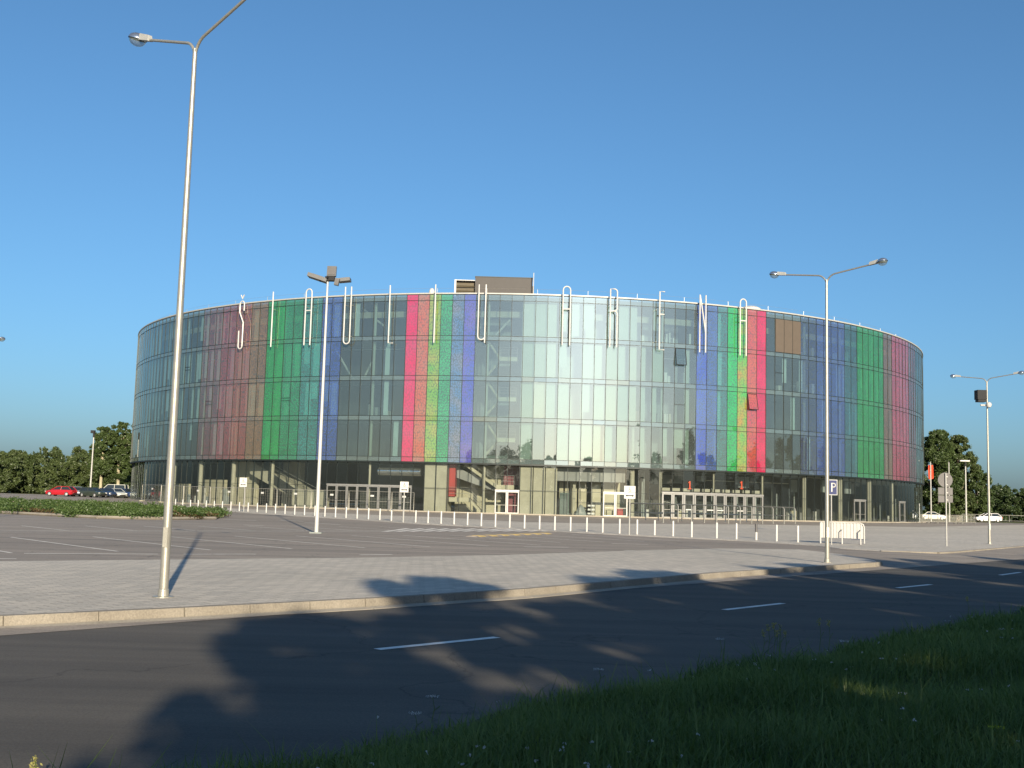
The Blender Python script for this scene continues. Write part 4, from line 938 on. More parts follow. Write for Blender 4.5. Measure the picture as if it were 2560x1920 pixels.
# ------------------------------------------------------------------ cars
paints = {}
def car(label, loc, rz, col, kind='hatch', scale=1.0, parent=None):
    t = thing('parked_car' if kind != 'van' else 'parked_van', label, 'car' if kind != 'van' else 'van', loc, rz); t.scale = (scale,) * 3
    key = str(col)
    if key not in paints: paints[key] = mat('car paint', col, .25, .1, .04, 1, spec=.6)
    pm_ = paints[key]; roofz = {'hatch': 1.44, 'sedan': 1.40, 'wagon': 1.46, 'van': 2.0}[kind]
    st_ = [(-2.12, .66, .38, .72), (-2.02, .80, .28, .90), (-1.35, .85, .22, .95), (-.2, .86, .2, .95), (.95, .85, .2, .93), (1.55, .82, .22, .82), (1.98, .75, .28, .72), (2.12, .58, .36, .60)]
    if kind == 'van': st_ = [(-2.3, .8, .4, 1.2), (-2.2, .88, .3, 1.2), (-1.2, .9, .25, 1.2), (.9, .9, .25, 1.15), (1.6, .86, .25, 1.02), (2.2, .78, .32, .84), (2.32, .6, .4, .7)]
    V, F = [], []
    for x, hw, zb, zt in st_:
        V += [(x, -hw * .92, zb), (x, -hw, zb + .15), (x, -hw, zb + (zt - zb) * .6), (x, -hw * .93, zt - .02), (x, -hw * .6, zt + .025), (x, hw * .6, zt + .025), (x, hw * .93, zt - .02), (x, hw, zb + (zt - zb) * .6), (x, hw, zb + .15), (x, hw * .92, zb)]
    for i in range(len(st_) - 1):
        for j in range(10): F.append((i * 10 + j, i * 10 + (j + 1) % 10, (i + 1) * 10 + (j + 1) % 10, (i + 1) * 10 + j))
    F += [tuple(range(9, -1, -1)), tuple(range((len(st_) - 1) * 10, len(st_) * 10))]
    mb = MB(); mb.mesh(V, F); zb = st_[3][3] - .03
    b_ = {'hatch': (-1.95, -1.45, .25, 1.1), 'sedan': (-1.45, -.85, .2, 1.1), 'wagon': (-2.0, -1.75, .25, 1.1), 'van': (-2.2, -2.1, .75, 1.6)}[kind]
    x0, xr0, xr1, x1 = b_; hb, hr = .76, .60
    if kind == 'van': hb, hr = .84, .76
    lo = [(x0, -hb, zb), (x1, -hb, zb), (x1, hb, zb), (x0, hb, zb)]; hi = [(xr0, -hr, roofz - .04), (xr1, -hr, roofz - .04), (xr1, hr, roofz - .04), (xr0, hr, roofz - .04)]
    mb.hexa([Vector(q) for q in hi] + [Vector((q[0] * .94, q[1] * .85, roofz)) for q in hi])
    for a, c in zip(lo, hi): mb.tube([a, c], .045, 6)
    for s in (-1, 1): mb.tube([(-.35, s * hb, zb), (-.4, s * hr, roofz - .04)], .04, 6); mb.tube([hi[0 if s < 0 else 3], hi[1 if s < 0 else 2]], .045, 6)
    mb.build('body', pm_, t, smooth=True)
    mb = MB(); ins = lambda q, k: Vector((q[0] * .985, q[1] * k, q[2])); mb.hexa([ins(q, .985) for q in lo] + [ins(q, .985) for q in hi]); mb.build('window_glass', M['carglass'], t)
    for sx in (-1.32, 1.32):
        for s in (-1, 1):
            mb = MB(); mb.lathe((sx, s * .80, .31), [(.2, -.1), (.31, -.1), (.32, 0), (.31, .1), (.2, .1)], 18, M=Matrix.Rotation(math.pi / 2, 3, 'X')); wh = mb.build('wheel', M['rubber'], t)
            mb = MB(); mb.lathe((sx, s * .89, .31), [(.005, .02 * -s), (.14, .015 * -s), (.205, 0)], 14, M=Matrix.Rotation(math.pi / 2, 3, 'X')); mb.build('rim', M['rim'], wh)
    for s in (-1, 1):
        fx_ = st_[-2][0] + .04; mb = MB(); mb.box((fx_, s * .58, .66), (.16, .3, .13), rz=-s * .35); mb.build('headlight', M['signwhite'], t)
        mb = MB(); mb.box((st_[0][0] + .02, s * .64, .76), (.12, .22, .2)); mb.build('tail_light', M['red'], t)
    mb = MB(); mb.box((st_[-1][0] - .02, 0, .42), (.12, .9, .14)); mb.box((st_[0][0] + .03, 0, .42), (.12, .9, .14)); mb.build('bumper', M['black'], t)
    return t
def cloc(px, y): p = at_depth(px, 1240, y); return (p.x, y, gz(p.x, y))
car('red hatchback at the left end of the parked row', cloc(152, 163), R_(172), (.36, .012, .02), 'hatch')
car('silver blue car just right of the red one, mostly hidden', cloc(192, 167), R_(-52), (.24, .29, .38), 'hatch')
car('dark green estate in the middle of the parked row', cloc(232, 165), R_(-28), (.035, .045, .035), 'wagon')
car('dark blue saloon right of the dark green estate', cloc(266, 170), R_(-40), (.02, .035, .075), 'sedan')
car('silver saloon parked below the white van', cloc(291, 171), R_(-46), (.42, .44, .42), 'sedan')
car('small navy car at the right end of the row before the arena', cloc(315, 174), R_(-35), (.03, .05, .12), 'hatch')
car('dark red car half hidden by the left edge of the arena', cloc(346, 178), R_(-60), (.28, .02, .04), 'hatch')
car('white van behind the row of parked cars', cloc(283, 186), R_(180), (.62, .62, .55), 'van')
p = at_depth(2468 - 3, 1290, 182); car('white hatchback beyond the right-hand lamp', (at_depth(2469, 1306, 182).x, 182, gz(p.x, 182)), R_(180), (.74, .70, .70), 'hatch')
car('white saloon behind the crowd barriers near the flagpole', (at_depth(2333, 1300, 190).x, 190, gz(80, 190)), R_(-18), (.74, .72, .66), 'sedan')

# ------------------------------------------------------------------ far right: flagpoles, crowd barriers, rail
def pole_at(px, ptop, pbot, y, name, label, cat, r=.07):
    b = at_depth(px, pbot, y); z0 = gz(b.x, y); tp = at_depth(px, ptop, y); t = thing(name, label, cat, (b.x, y, z0))
    mb = MB(); mb.tube([(0, 0, 0), (0, 0, tp.z - z0)], [r * 1.15, r * .8], 8); mb.build('pole', M['offwhite'], t, smooth=True)
    mb = MB(); mb.lathe((0, 0, tp.z - z0), [(.005, .16), (.08, .08), (.005, 0)], 8); mb.build('finial', M['white'], t)
    return t, tp.z - z0
t, hp = pole_at(2328, 1157, 1300, 172, 'flagpole', 'white flagpole with a limp orange red flag', 'flagpole', .1)
mb = MB(); V = []; F = []; nx, nz = 6, 12
for i in range(nx + 1):
    for j in range(nz + 1):
        u, vv = i / nx, j / nz; V.append((-.28 + u * .72, .12 + .14 * math.sin(u * 9 + vv * 3), hp - .35 - vv * 2.3 * (1 - .18 * abs(u - .4))))
for i in range(nx):
    for j in range(nz): F.append((i * (nz + 1) + j, i * (nz + 1) + j + 1, (i + 1) * (nz + 1) + j + 1, (i + 1) * (nz + 1) + j))
mb.mesh(V, F); o = mb.build('flag', mat('flag cloth', (.62, .07, .025), .8, 0, .1, 2), t, smooth=True)
pole_at(2374, 1157, 1300, 172, 'flagpole', 'bare white flagpole behind the road sign backs', 'flagpole', .1)
bar = None
for k, (xa, xb, yy) in enumerate(((2300, 2322, 1302), (2322, 2345, 1302.5), (2345, 2368, 1303), (2368, 2390, 1303.5), (2390, 2407.5, 1304), (2407.5, 2440, 1301))):
    Y = 150 + k * .8; a, b = at_depth(xa, yy, Y), at_depth(xb, yy, Y); zg = gz(a.x, Y)
    lab = 'steel crowd barrier between the arena and the white hatchback, one of a line'
    t = thing('crowd_barrier', lab, 'barrier', (a.x, Y, zg), group='crowd barriers right of the arena'); Lb = b.x - a.x
    mb = MB(); mb.tube([(.03, 0, .0), (.03, 0, 1.2), (Lb - .03, 0, 1.2), (Lb - .03, 0, 0)], .03, 6); mb.tube([(.03, 0, .25), (Lb - .03, 0, .25)], .025, 6); mb.build('frame', M['galv'], t)
    mb = MB()
    for i in range(1, 9): mb.tube([(Lb * i / 9, 0, .25), (Lb * i / 9, 0, 1.2)], .016, 5)
    mb.build('infill_bar', M['galv'], t)
    for x in (.25, Lb - .25): mb = MB(); mb.tube([(x, -.35, .03), (x, 0, .2), (x, .35, .03)], .025, 5); mb.build('foot', M['galv'], t)
a = at_depth(2405, 1290, 195); t = thing('guard_rail', 'long low steel guard rail behind the white hatchback', 'guard rail', (a.x, 195, gz(a.x, 195))); Lr = at_depth(2700, 1290, 195).x - a.x
mb = MB(); mb.tube([(0, 0, 1.15), (Lr, 0, 1.15)], .045, 6); mb.tube([(0, 0, .2), (Lr, 0, .2)], .03, 6); mb.build('rail', M['galv'], t)
for k in range(6): mb = MB(); mb.tube([(Lr * k / 5, 0, 0), (Lr * k / 5, 0, 1.15)], .045, 6); mb.build('post', M['galv'], t)
p = at_depth(2297, 1283, 160); t = thing('ticket_post', 'narrow white post standing at the right foot of the arena', 'post', (p.x, 160, gz(p.x, 160)))
mb = MB(); mb.box((0, 0, 1.35), (.22, .16, 2.7)); mb.build('column', M['white'], t); mb = MB(); mb.box((0, -.09, 2.2), (.16, .02, .3)); mb.build('face_plate', M['slab'], t)

# ------------------------------------------------------------------ things seen through the doors
def inside(px, r): a = ang(px, 1280, r); q = P(a, r, .03); return (BX + q.x, BY + q.y, .03), R_(a)
l, a = inside(1477, RAD - 2.2); t = thing('rack_trolley', 'dark wire rack trolley stacked with pale boxes behind the ground floor glass', 'rack', l, a)
mb = MB()
for x in (-.45, .45):
    for y in (-.25, .25): mb.tube([(x, y, 0), (x, y, 1.5)], .03, 6)
for z in (.15, .6, 1.05, 1.5): mb.box((0, 0, z), (.95, .55, .04))
mb.build('frame', M['black'], t); mb = MB()
for z in (.3, .75, 1.2):
    for x in (-.22, .2): mb.box((x, -.02, z), (.36, .45, .2))
mb.build('box_stack', M['white'], t)
l, a = inside(1549, RAD - 1.2); t = thing('crate', 'bright red crate behind the right leaf of the white door', 'crate', l, a)
mb = MB(); mb.box((0, 0, .45), (.66, .5, .9)); mb.build('tub', M['red'], t); mb = MB(); mb.box((0, 0, .92), (.72, .56, .05)); mb.build('rim', M['dkred'], t)
l, a = inside(1524, RAD - 1.2); t = thing('crate', 'cream box behind the left leaf of the white door', 'box', l, a)
mb = MB(); mb.box((0, 0, .38), (.75, .5, .76)); mb.build('carton', M['cream'], t); mb = MB(); mb.box((0, 0, .78), (.2, .52, .03)); mb.build('tape', M['concrete'], t)
l, a = inside(1410, RAD - 1.8); t = thing('cabinet', 'dark green cabinet behind the glass right of the wide pier', 'cabinet', l, a)
mb = MB(); mb.box((0, 0, 1.3), (1.05, .5, 2.6)); mb.build('carcass', mat('dark green board', (.02, .045, .035), .5, 0, .2, 2), t); mb = MB(); mb.box((.22, -.27, 1.3), (.03, .03, 2.3)); mb.build('handle', M['black'], t)
l, a = inside(1452, RAD - 1.9); t = thing('tarpaulin_heap', 'grey heap under a sheet beside the rack trolley', 'heap', l, a)
mb = MB(); mb.lathe((0, 0, 0), [(.75, 0), (.62, .35), (.4, .9), (.15, 1.2), (.01, 1.25)], 9); mb.build('sheet', M['slab'], t)

# ------------------------------------------------------------------ vegetation
def leaf_mesh(name, pts, size, seed, m, up=.25, kite=.55):
    g = np.random.default_rng(seed); n = len(pts)
    d = g.normal(size=(n, 3)); d[:, 2] = d[:, 2] * .8 + up; d /= np.linalg.norm(d, axis=1)[:, None]
    e = g.normal(size=(n, 3)); u = np.cross(d, e); u /= np.linalg.norm(u, axis=1)[:, None]
    s = size * g.uniform(.6, 1.35, n)[:, None]
    v = np.empty((n, 4, 3)); v[:, 0] = pts - d * s; v[:, 1] = pts + u * s * kite; v[:, 2] = pts + d * s; v[:, 3] = pts - u * s * kite
    return quads(name, v, m)
def quads(name, v, m):
    n = len(v); me = bpy.data.meshes.new(name); me.vertices.add(n * 4); me.vertices.foreach_set('co', v.reshape(-1).astype(np.float32))
    me.loops.add(n * 4); me.loops.foreach_set('vertex_index', np.arange(n * 4, dtype=np.int32))
    me.polygons.add(n); me.polygons.foreach_set('loop_start', np.arange(0, n * 4, 4, dtype=np.int32))
    try: me.polygons.foreach_set('loop_total', np.full(n, 4, dtype=np.int32))
    except Exception: pass
    me.materials.append(m); me.update(calc_edges=True); me.validate(); return me
def crown_points(seed, n, blobs):
    g = np.random.default_rng(seed); w_ = np.array([b[3] * b[4] * b[5] for b in blobs]) ** .72; w_ /= w_.sum()
    idx = g.choice(len(blobs), n, p=w_); b = np.array(blobs)[idx]
    d = g.normal(size=(n, 3)); d /= np.linalg.norm(d, axis=1)[:, None]; r = g.uniform(.10, 1.0, n) ** .5 * np.where(g.uniform(0, 1, n) < .14, g.uniform(1.0, 1.7, n), 1.0)
    return b[:, :3] + d * r[:, None] * b[:, 3:6]
def tree_data(seed, H, cw, base, kind='round', nblob=34, nleaf=7000, size=.3, mleaf=None, brk=1.0):
    g = random.Random(seed); blobs = []
    for k in range(nblob):
        t_ = g.random(); z = base + (H - base) * t_
        if kind == 'round': prof = math.sin(math.pi * (.16 + .80 * t_)) ** .7
        elif kind == 'tall': prof = .80 * math.sin(math.pi * (.2 + .74 * t_)) ** .6 + .12
        elif kind == 'bush': prof = (1 - t_ ** 2.2) ** .5
        else: prof = (1 - t_) * .85 + .05
        a = g.uniform(0, 2 * math.pi); rad = cw * prof * math.sqrt(g.random()) * .9; br_ = brk * cw * g.uniform(.16, .34) * (.5 + prof * .6)
        blobs.append((rad * math.cos(a), rad * math.sin(a), z, br_, br_, br_ * g.uniform(.6, 1.0)))
    cm_ = leaf_mesh('crown', crown_points(seed, nleaf, blobs), size, seed, mleaf)
    mb = MB(); tr = max(.12, H * .022)
    mb.tube([(0, 0, -.2), (g.uniform(-.1, .1), 0, base * .6), (g.uniform(-.2, .2), g.uniform(-.2, .2), base + (H - base) * .35), (0, 0, base + (H - base) * .8)], [tr * 1.25, tr, tr * .7, tr * .2], 9)
    for k in range(9):
        b = blobs[g.randrange(nblob)]; z0 = base * .8 + (H - base) * g.uniform(0, .45); z0 = min(z0, b[2]); mb.tube([(0, 0, z0), (b[0] * .5, b[1] * .5, (z0 + b[2]) / 2 + .2), (b[0], b[1], b[2])], [tr * .5, tr * .3, tr * .1], 6)
    return cm_, mb
def tree(label, loc, seed, H, cw, base, kind, mleaf, bark='bark', nleaf=7000, size=.3, nblob=34, group=None, rz=0, brk=1.0):
    t = thing('tree', label, 'tree', loc, rz, group); cm_, mb = tree_data(seed, H, cw, base, kind, nblob, nleaf, size, mleaf, brk)
    mb.build('trunk', M[bark], t, smooth=True); o = bpy.data.objects.new('crown', cm_); COL.objects.link(o); o.parent = t
    return t
def tz(px, ptop, y): return at_depth(px, ptop, y)
def far_tree(label, px, ptop, y, seed, cwpx, base, kind, mleaf, **k):
    p = at_depth(px, ptop, y); g0 = gz(p.x, y); return tree(label, (p.x, y, g0), seed, p.z - g0, cwpx * y / FPX, base, kind, LEAF[mleaf], **k)
far_tree('tall dark tree left of the arena, nearer the lamp pole', 262, 1068, 205, 21, 36, 3.5, 'tall', 'mid', bark='barkpale', nleaf=44000, size=.18, nblob=150, brk=.62)
far_tree('tall dark tree touching the left edge of the arena', 305, 1058, 208, 22, 40, 3.2, 'tall', 'mid', bark='barkpale', nleaf=48000, size=.18, nblob=160, brk=.62)
far_tree('dark tree mostly hidden behind the left edge of the arena', 345, 1062, 225, 23, 42, 2, 'tall', 'dark', nleaf=34000, size=.19)
far_tree('big broad willow-like tree at the right edge of the arena', 2345, 1078, 215, 31, 62, 1.0, 'round', 'mid', nleaf=80000, size=.18, nblob=220, brk=.6)
far_tree('big broad tree leaning right of the road sign backs', 2392, 1090, 222, 32, 56, 1.0, 'round', 'olive', nleaf=70000, size=.18, nblob=200, brk=.6)
far_tree('lower tree between the big tree and the right-hand lamp', 2440, 1165, 222, 33, 44, .6, 'round', 'mid', nleaf=44000, size=.18, nblob=140, brk=.62)
# far woods: one mass each side
def wood(name, label, seed, x0, x1, y0, y1, top, n, mats, ntree):
    n = int(n * 6)
    g = random.Random(seed); blobs = []
    for _ in range(ntree):
        px = g.uniform(x0, x1); y = g.uniform(y0, y1); pt_ = top(px) + g.uniform(-9, 16) + (y1 - y) * .25
        con = g.random() < .36; p = at_depth(px, pt_, y); Ht = max(3.5, p.z); cw = Ht * (.16 if con else g.uniform(.28, .42)); z0 = gz(p.x, y) - .3
        for k in range(24):
            t_ = g.random(); prof = (1 - t_) * .9 + .08 if con else math.sin(math.pi * (.2 + .72 * t_)) ** .6
            a = g.uniform(0, 6.28); q = cw * prof * .85 * math.sqrt(g.random()); b_ = cw * g.uniform(.16, .34) * (prof * .7 + .25)
            blobs.append((p.x + q * math.cos(a), y + q * math.sin(a), z0 + Ht * (.04 + .92 * t_), b_, b_, b_ * (.8 if not con else 1.6)))
    me = leaf_mesh(name, crown_points(seed, n, blobs), .20, seed, mats); o = bpy.data.objects.new(name, me); COL.objects.link(o)
    return tag(o, label, 'wood', None, 'stuff')
wood('far_wood', 'dense mixed wood along the left horizon behind the parked cars', 41, -190, 262, 232, 275, lambda x: 1124 + 5 * math.sin(x * .05), 70000, LEAF['olive'], 95)
wood('far_wood', 'dark wood along the right horizon beyond the guard rail', 42, 2440, 2780, 235, 275, lambda x: 1212 + 4 * math.sin(x * .06), 34000, LEAF['dark'], 44)
wood('far_wood', 'distant wood glimpsed in the gap left of the arena', 43, 240, 420, 260, 300, lambda x: 1130, 14000, LEAF['dark'], 16)
# trees behind the photographer: they shade the road and stand mirrored in the glass
BACK = [(-8.9, 14, 9.7, 2.7), (-4.5, 13, 10.9, 3.1), (-1.4, 16, 11.3, 3.2), (3.2, 12.5, 10.2, 3.0), (6.6, 15, 10.8, 3.1), (10.6, 13, 10.3, 3.0), (15.0, 15.5, 11.5, 3.2), (19.4, 13, 10.2, 2.9), (24.2, 15, 10.8, 2.9), (30, 14, 10.2, 2.6), (36, 16, 11.3, 2.8), (43, 15, 11.1, 3.0), (-3.5, 9.5, 5.2, 2.3), (1.6, 9.0, 4.5, 2.1), (6.4, 9.5, 5.5, 2.3), (19, 9.6, 5.4, 2.3), (-10.0, 15, 8.6, 2.2), (-5.0, 19, 11.6, 3.3), (1.0, 20, 12.0, 3.4), (7.4, 19, 11.8, 3.4), (13.6, 20, 12.2, 3.4), (20.4, 19, 11.6, 3.2), (27, 19.5, 11.8, 3.1), (13.0, 9.3, 4.6, 2.3), (-0.4, 9.6, 5.8, 2.4), (-6.7, 11.5, 9.0, 2.4)]
bk = []
for k in range(4):
    cm_, mb = tree_data(60 + k, 8.5, 3.0, .6, 'bush' if k < 2 else 'round', 120, 16000, .17, LEAF['mid'] if k % 2 else LEAF['dark'], brk=.58)
    bk.append((cm_, mb))
for k, (s, o, H_, cw) in enumerate(BACK):
    p = so(s, o, -.05); lab = 'bushy roadside tree in the row behind the verge that shades the road'
    t = thing('roadside_tree', lab, 'tree', p, rnd.uniform(0, 6), 'roadside trees behind the photographer'); q = H_ / 8.5
    cm_, mb = bk[k % 4]
    if isinstance(mb, MB): tk = mb.build('trunk', M['bark'], t, smooth=True); bk[k % 4] = (cm_, tk)
    else: tk = mb.copy(); COL.objects.link(tk); tk.parent = t
    c = bpy.data.objects.new('crown', cm_); COL.objects.link(c); c.parent = t; t.scale = (cw / 3.0, cw / 3.0, q)

for nm, sd_, s0, s1 in (('left', 52, -170, -24), ('right', 53, 62, 190)):
    g = random.Random(sd_); blobs = []
    for _ in range(34):
        p = so(g.uniform(s0, s1), g.uniform(12, 42)); Ht = g.uniform(9, 17); cw = Ht * g.uniform(.22, .34)
        for k in range(12):
            t_ = k / 11; prof = math.sin(math.pi * (.2 + .74 * t_)) ** .6; a = g.uniform(0, 6.28); q = cw * prof * .6 * g.random(); b_ = cw * .45 * (prof * .7 + .3)
            blobs.append((p.x + q * math.cos(a), p.y + q * math.sin(a), Ht * (.08 + .9 * t_), b_, b_, Ht * .08))
    me = leaf_mesh('roadside_wood', crown_points(sd_, 60000, blobs), .34, sd_, LEAF['dark']); o = bpy.data.objects.new('roadside_wood', me); COL.objects.link(o)
    tag(o, 'leafy wood along the verge far out on the ' + nm + ' of the road, mirrored in the glass', 'wood', None, 'stuff')

# planted bed on the parking lot
bed = [gp(a, b) for a, b in ((-120, 1278), (0, 1283), (244, 1296), (420, 1299), (537, 1298), (548, 1293), (530, 1287), (400, 1278), (250, 1269), (120, 1264), (0, 1261), (-120, 1256))]
mb = MB(); mb.prism(wig(bed), -.1, .1)
for i, v in enumerate(mb.v): mb.v[i] = (v[0], v[1], v[2] + gz(v[0], v[1]))
tag(mb.build('planting_bed', M['soil']), kind='structure')
kl = bed[0:6]; kbm = MB()
for a, b in zip(kl[:-1], kl[1:]): kbm.tube([a + Vector((0, 0, .05)), b + Vector((0, 0, .05))], .1, 4)
tag(kbm.build('bed_edging', M['kerb']), kind='structure')
def inpoly(x, y, poly):
    c = False; n = len(poly)
    for i in range(n):
        a, b = poly[i], poly[(i + 1) % n]
        if (a.y > y) != (b.y > y) and x < (b.x - a.x) * (y - a.y) / (b.y - a.y) + a.x: c = not c
    return c
g = random.Random(9); bl, bl2 = [], []
xs = [p.x for p in bed]; ys = [p.y for p in bed]
while len(bl) + len(bl2) < 520:
    x, y = g.uniform(min(xs), max(xs)), g.uniform(min(ys), max(ys))
    if inpoly(x, y, bed):
        h_ = g.uniform(.35, .62); z0 = gz(x, y); (bl2 if g.random() < .3 else bl).append((x, y, z0 + h_ * (.6 if len(bl) % 2 else .45), g.uniform(.5, 1.0), g.uniform(.5, 1.0), h_ * .6))
me = leaf_mesh('low_shrubs', crown_points(5, 120000, bl), .065, 5, LEAF['shrub'], .5); o = bpy.data.objects.new('low_shrubs', me); COL.objects.link(o); tag(o, 'low green shrubs filling the bed at left of the parking lot', 'shrubs', None, 'stuff')
me = leaf_mesh('rusty_shrubs', crown_points(6, 32000, [(b[0], b[1], b[2] - .12, b[3], b[4], b[5] * .8) for b in bl2]), .06, 6, LEAF['rust'], .5); o = bpy.data.objects.new('rusty_shrubs', me); COL.objects.link(o); tag(o, 'rusty brown shrubs among the green ones in the bed at left', 'shrubs', None, 'stuff')

# grass verge in the foreground
EDGE = -5.75
def vz(o, s): return -.13 + .16 * ss(EDGE - .1, EDGE + 1.4, o) + .03 * math.sin(s * .9 + o) + .02 * math.sin(s * 2.3 - o * 1.7)
V, F = [], []; S_ = lin(-30, 80, 221); O_ = [EDGE - .15, EDGE, EDGE + .3, EDGE + .7, EDGE + 1.1, EDGE + 1.6, EDGE + 2.4, EDGE + 3.4, EDGE + 5, EDGE + 8, 14, 40]
for s in S_:
    for o in O_:
        p = so(s, o + (.12 * math.sin(s * 1.7) + .08 * math.sin(s * 4.1) if o < EDGE + .5 else 0)); V.append((p.x, p.y, vz(o, s)))
n = len(O_)
for i in range(len(S_) - 1):
    for j in range(n - 1): F.append((i * n + j, i * n + j + 1, (i + 1) * n + j + 1, (i + 1) * n + j))
mb = MB(); mb.mesh(V, F); tag(mb.build('verge', M['soil'], smooth=True), kind='structure')
gr = np.random.default_rng(17)
def project(x, y, z):
    zc = y * math.cos(PITCH) + (z - EYE) * math.sin(PITCH); yc = -y * math.sin(PITCH) + (z - EYE) * math.cos(PITCH)
    u = x / zc; v = yc / zc; return 1280 + FPX * (u * math.cos(ROLL) + v * math.sin(ROLL)), 960 - FPX * (-u * math.sin(ROLL) + v * math.cos(ROLL)), zc
vzn = lambda o, s: np.array([vz(a, b) for a, b in zip(o, s)])
def scatter(n, smin, smax, omin, omax, dens):
    s = gr.uniform(smin, smax, n); o = omin + (omax - omin) * gr.uniform(0, 1, n)
    x = s * RD.x + o * RN.x; y = s * RD.y + o * RN.y; ok = y > 3.2
    s, o, x, y = s[ok], o[ok], x[ok], y[ok]
    u, v, d = project(x, y, 0.0 * x); ok = (u > -900) & (u < 5200) & (v < 2700) & (gr.uniform(0, 1, len(u)) < np.clip(dens / d, 0, 1) ** 1.4)
    return s[ok], o[ok], x[ok], y[ok], d[ok]
s, o, x, y, d = scatter(1900000, -3, 75, EDGE - .22, 9, 8.0)
edge = EDGE + .12 * np.sin(s * 1.7) + .08 * np.sin(s * 4.1) - .1 * gr.uniform(0, 1, len(s)); ok = o > edge; s, o, x, y, d = s[ok], o[ok], x[ok], y[ok], d[ok]
n = min(len(s), 420000); s, o, x, y, d = s[:n], o[:n], x[:n], y[:n], d[:n]
z = vzn(o, s); clump = .5 + .5 * np.sin(s * 1.3 + 2 * np.sin(o * 1.1)) * np.sin(o * 1.9 + s * .5)
h_ = gr.uniform(.07, .20, n) * (.7 + .8 * clump) * np.where(gr.uniform(0, 1, n) < .04, 1.8, 1); wd = gr.uniform(.0025, .0058, n) * np.clip(d / 9, 1, 3)
th = gr.uniform(0, 2 * np.pi, n); ln = gr.uniform(.15, 1.15, n); ca, sa = np.cos(th), np.sin(th)
V4 = np.empty((n, 2, 4, 3))
def pt3(t_, side):
    k = t_ * t_ * ln * h_; ww = wd * side
    return np.stack([x + ca * k - sa * ww, y + sa * k + ca * ww, z + h_ * (t_ - .25 * t_ * t_ * ln)], 1)
V4[:, 0, 0] = pt3(0, -1); V4[:, 0, 1] = pt3(0, 1); V4[:, 0, 2] = pt3(.55, .8); V4[:, 0, 3] = pt3(.55, -.8)
V4[:, 1, 0] = pt3(.55, -.8); V4[:, 1, 1] = pt3(.55, .8); V4[:, 1, 2] = pt3(1, .08); V4[:, 1, 3] = pt3(1, -.08)
me = quads('verge_grass', V4.reshape(-1, 4, 3), LEAF['grass']); og = bpy.data.objects.new('verge_grass', me); COL.objects.link(og); tag(og, 'dark uncut grass on the verge in the foreground', 'grass', None, 'stuff')
# white blossoms scattered in the grass
s, o, x, y, d = scatter(40000, 0, 40, EDGE - .05, 5, 3.5); ok = np.sin(s * 1.1 + o * .7) + np.sin(o * 2.2 - s * .6) > .25; s, o, x, y, d = s[ok], o[ok], x[ok], y[ok], d[ok]; n = min(430, len(s)); s, o, x, y = s[:n], o[:n], x[:n], y[:n]
c = np.stack([x, y, vzn(o, s) + gr.uniform(.10, .24, n)], 1); c = np.repeat(c, 4, 0) + gr.normal(size=(n * 4, 3)) * [.009, .009, .004]
me = leaf_mesh('wild_blossoms', c, .0075, 3, LEAF['flower'], 1.2, .9); ob = bpy.data.objects.new('wild_blossoms', me); COL.objects.link(ob); tag(ob, 'tiny white blossoms sprinkled over the verge grass', 'flowers', None, 'stuff')
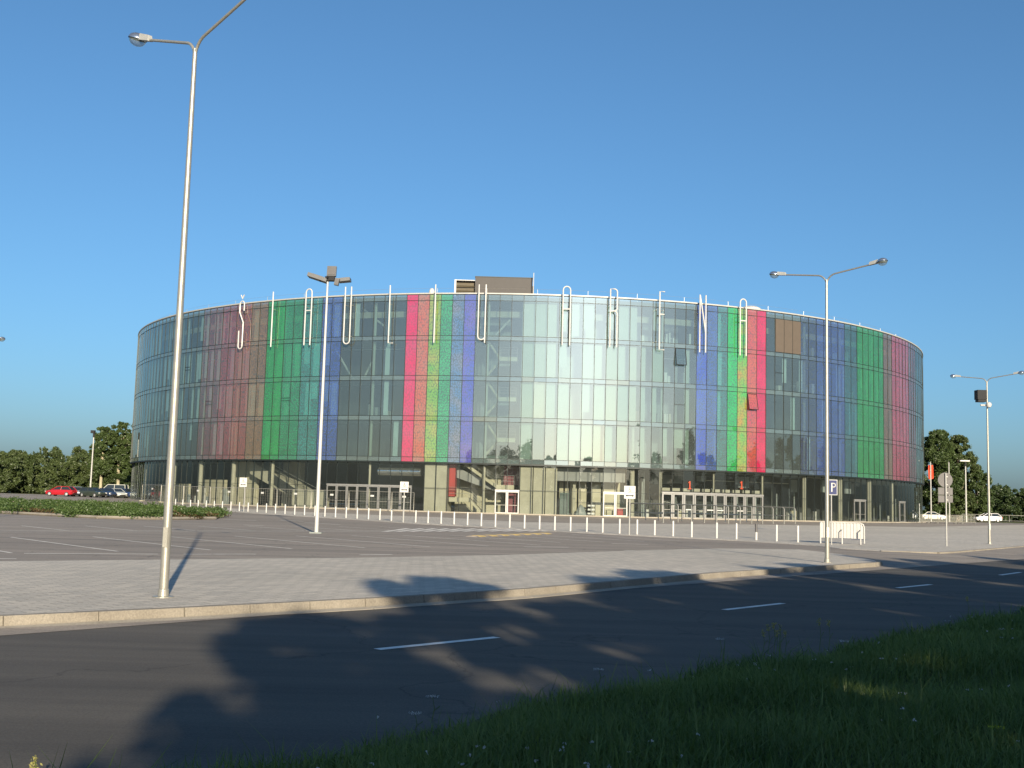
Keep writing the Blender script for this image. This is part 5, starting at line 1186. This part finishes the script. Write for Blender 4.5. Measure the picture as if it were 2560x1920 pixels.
# taller single stalks at the edge of the verge
def stalk(name, label, px, ptop, dist_y, mat_head, head='umbel', r=.05):
    q = at_depth(px, ptop, dist_y); so_s = q.x * RD.x + q.y * RD.y; so_o = q.x * RN.x + q.y * RN.y; z0 = vz(so_o, so_s)
    t = thing(name, label, 'wildflower', (q.x, q.y, z0)); hh = q.z - z0
    mb = MB(); mb.tube([(0, 0, 0), (.02, 0, hh * .5), (0, 0, hh)], [.004, .003, .002], 5)
    mb.tube([(.01, 0, hh * .4), (.06, .02, hh * .6)], [.002, .004], 4); mb.build('stem', LEAF['grass'], t)
    g_ = np.random.default_rng(int(px)); n_ = 46
    if head == 'umbel': pts = np.stack([g_.uniform(-r, r, n_), g_.uniform(-r, r, n_) * .8, hh + g_.uniform(-.006, .006, n_)], 1); sz = .007
    else: pts = np.stack([g_.normal(0, .012, n_), g_.normal(0, .012, n_), hh + g_.uniform(-.07, .01, n_)], 1); sz = .010
    c_ = bpy.data.objects.new('flower_head', leaf_mesh('flower_head', pts, sz, int(px), mat_head, .8)); COL.objects.link(c_); c_.parent = t
stalk('yarrow', 'flat white flower head standing against the road near the middle of the verge edge', 1081, 1740, 8.9, LEAF['flower'])
stalk('yarrow', 'white flower head lowest on the verge edge, towards the left', 1037, 1782, 8.5, LEAF['flower'])
stalk('yarrow', 'flat white flower head seen against the asphalt right of the middle', 1497, 1673, 10.7, LEAF['flower'])
stalk('yarrow', 'small white flower head left of the yellow seed heads', 1800, 1597, 12.9, LEAF['flower'])
stalk('yarrow', 'white flower head right of the yellow seed heads, inside the grass', 2112, 1602, 12.3, LEAF['flower'])
for k, (px, pt_) in enumerate(((1907, 1576), (1920, 1562), (1934, 1559), (1949, 1563), (1962, 1577), (1941, 1577))):
    stalk('seed_head', ['leftmost yellow seed head of the clump at the verge edge', 'second yellow seed head from the left in the clump', 'tallest yellow seed head of the clump', 'bright yellow seed head right of the tallest one', 'rightmost yellow seed head of the clump', 'lowest yellow seed head in the clump'][k], px, pt_, 13.4, LEAF['straw'], 'spike')
stalk('seed_head', 'tall pale brown seed head right of the yellow clump', 2048, 1548, 13.8, LEAF['straw'], 'spike')
stalk('seed_head', 'thin brown seed head next to the tall pale one', 2071, 1552, 13.8, LEAF['straw'], 'spike')
stalk('seed_head', 'brown seed head standing highest on the right part of the verge', 2418, 1492, 18.5, LEAF['straw'], 'spike')
stalk('dandelion', 'single yellow flower low in the grass at bottom right', 2492, 1818, 7.4, LEAF['yellowflower'])
stalk('dandelion', 'orange brown flower head at the bottom left edge of the picture', 86, 1895, 6.6, LEAF['straw'], 'spike')
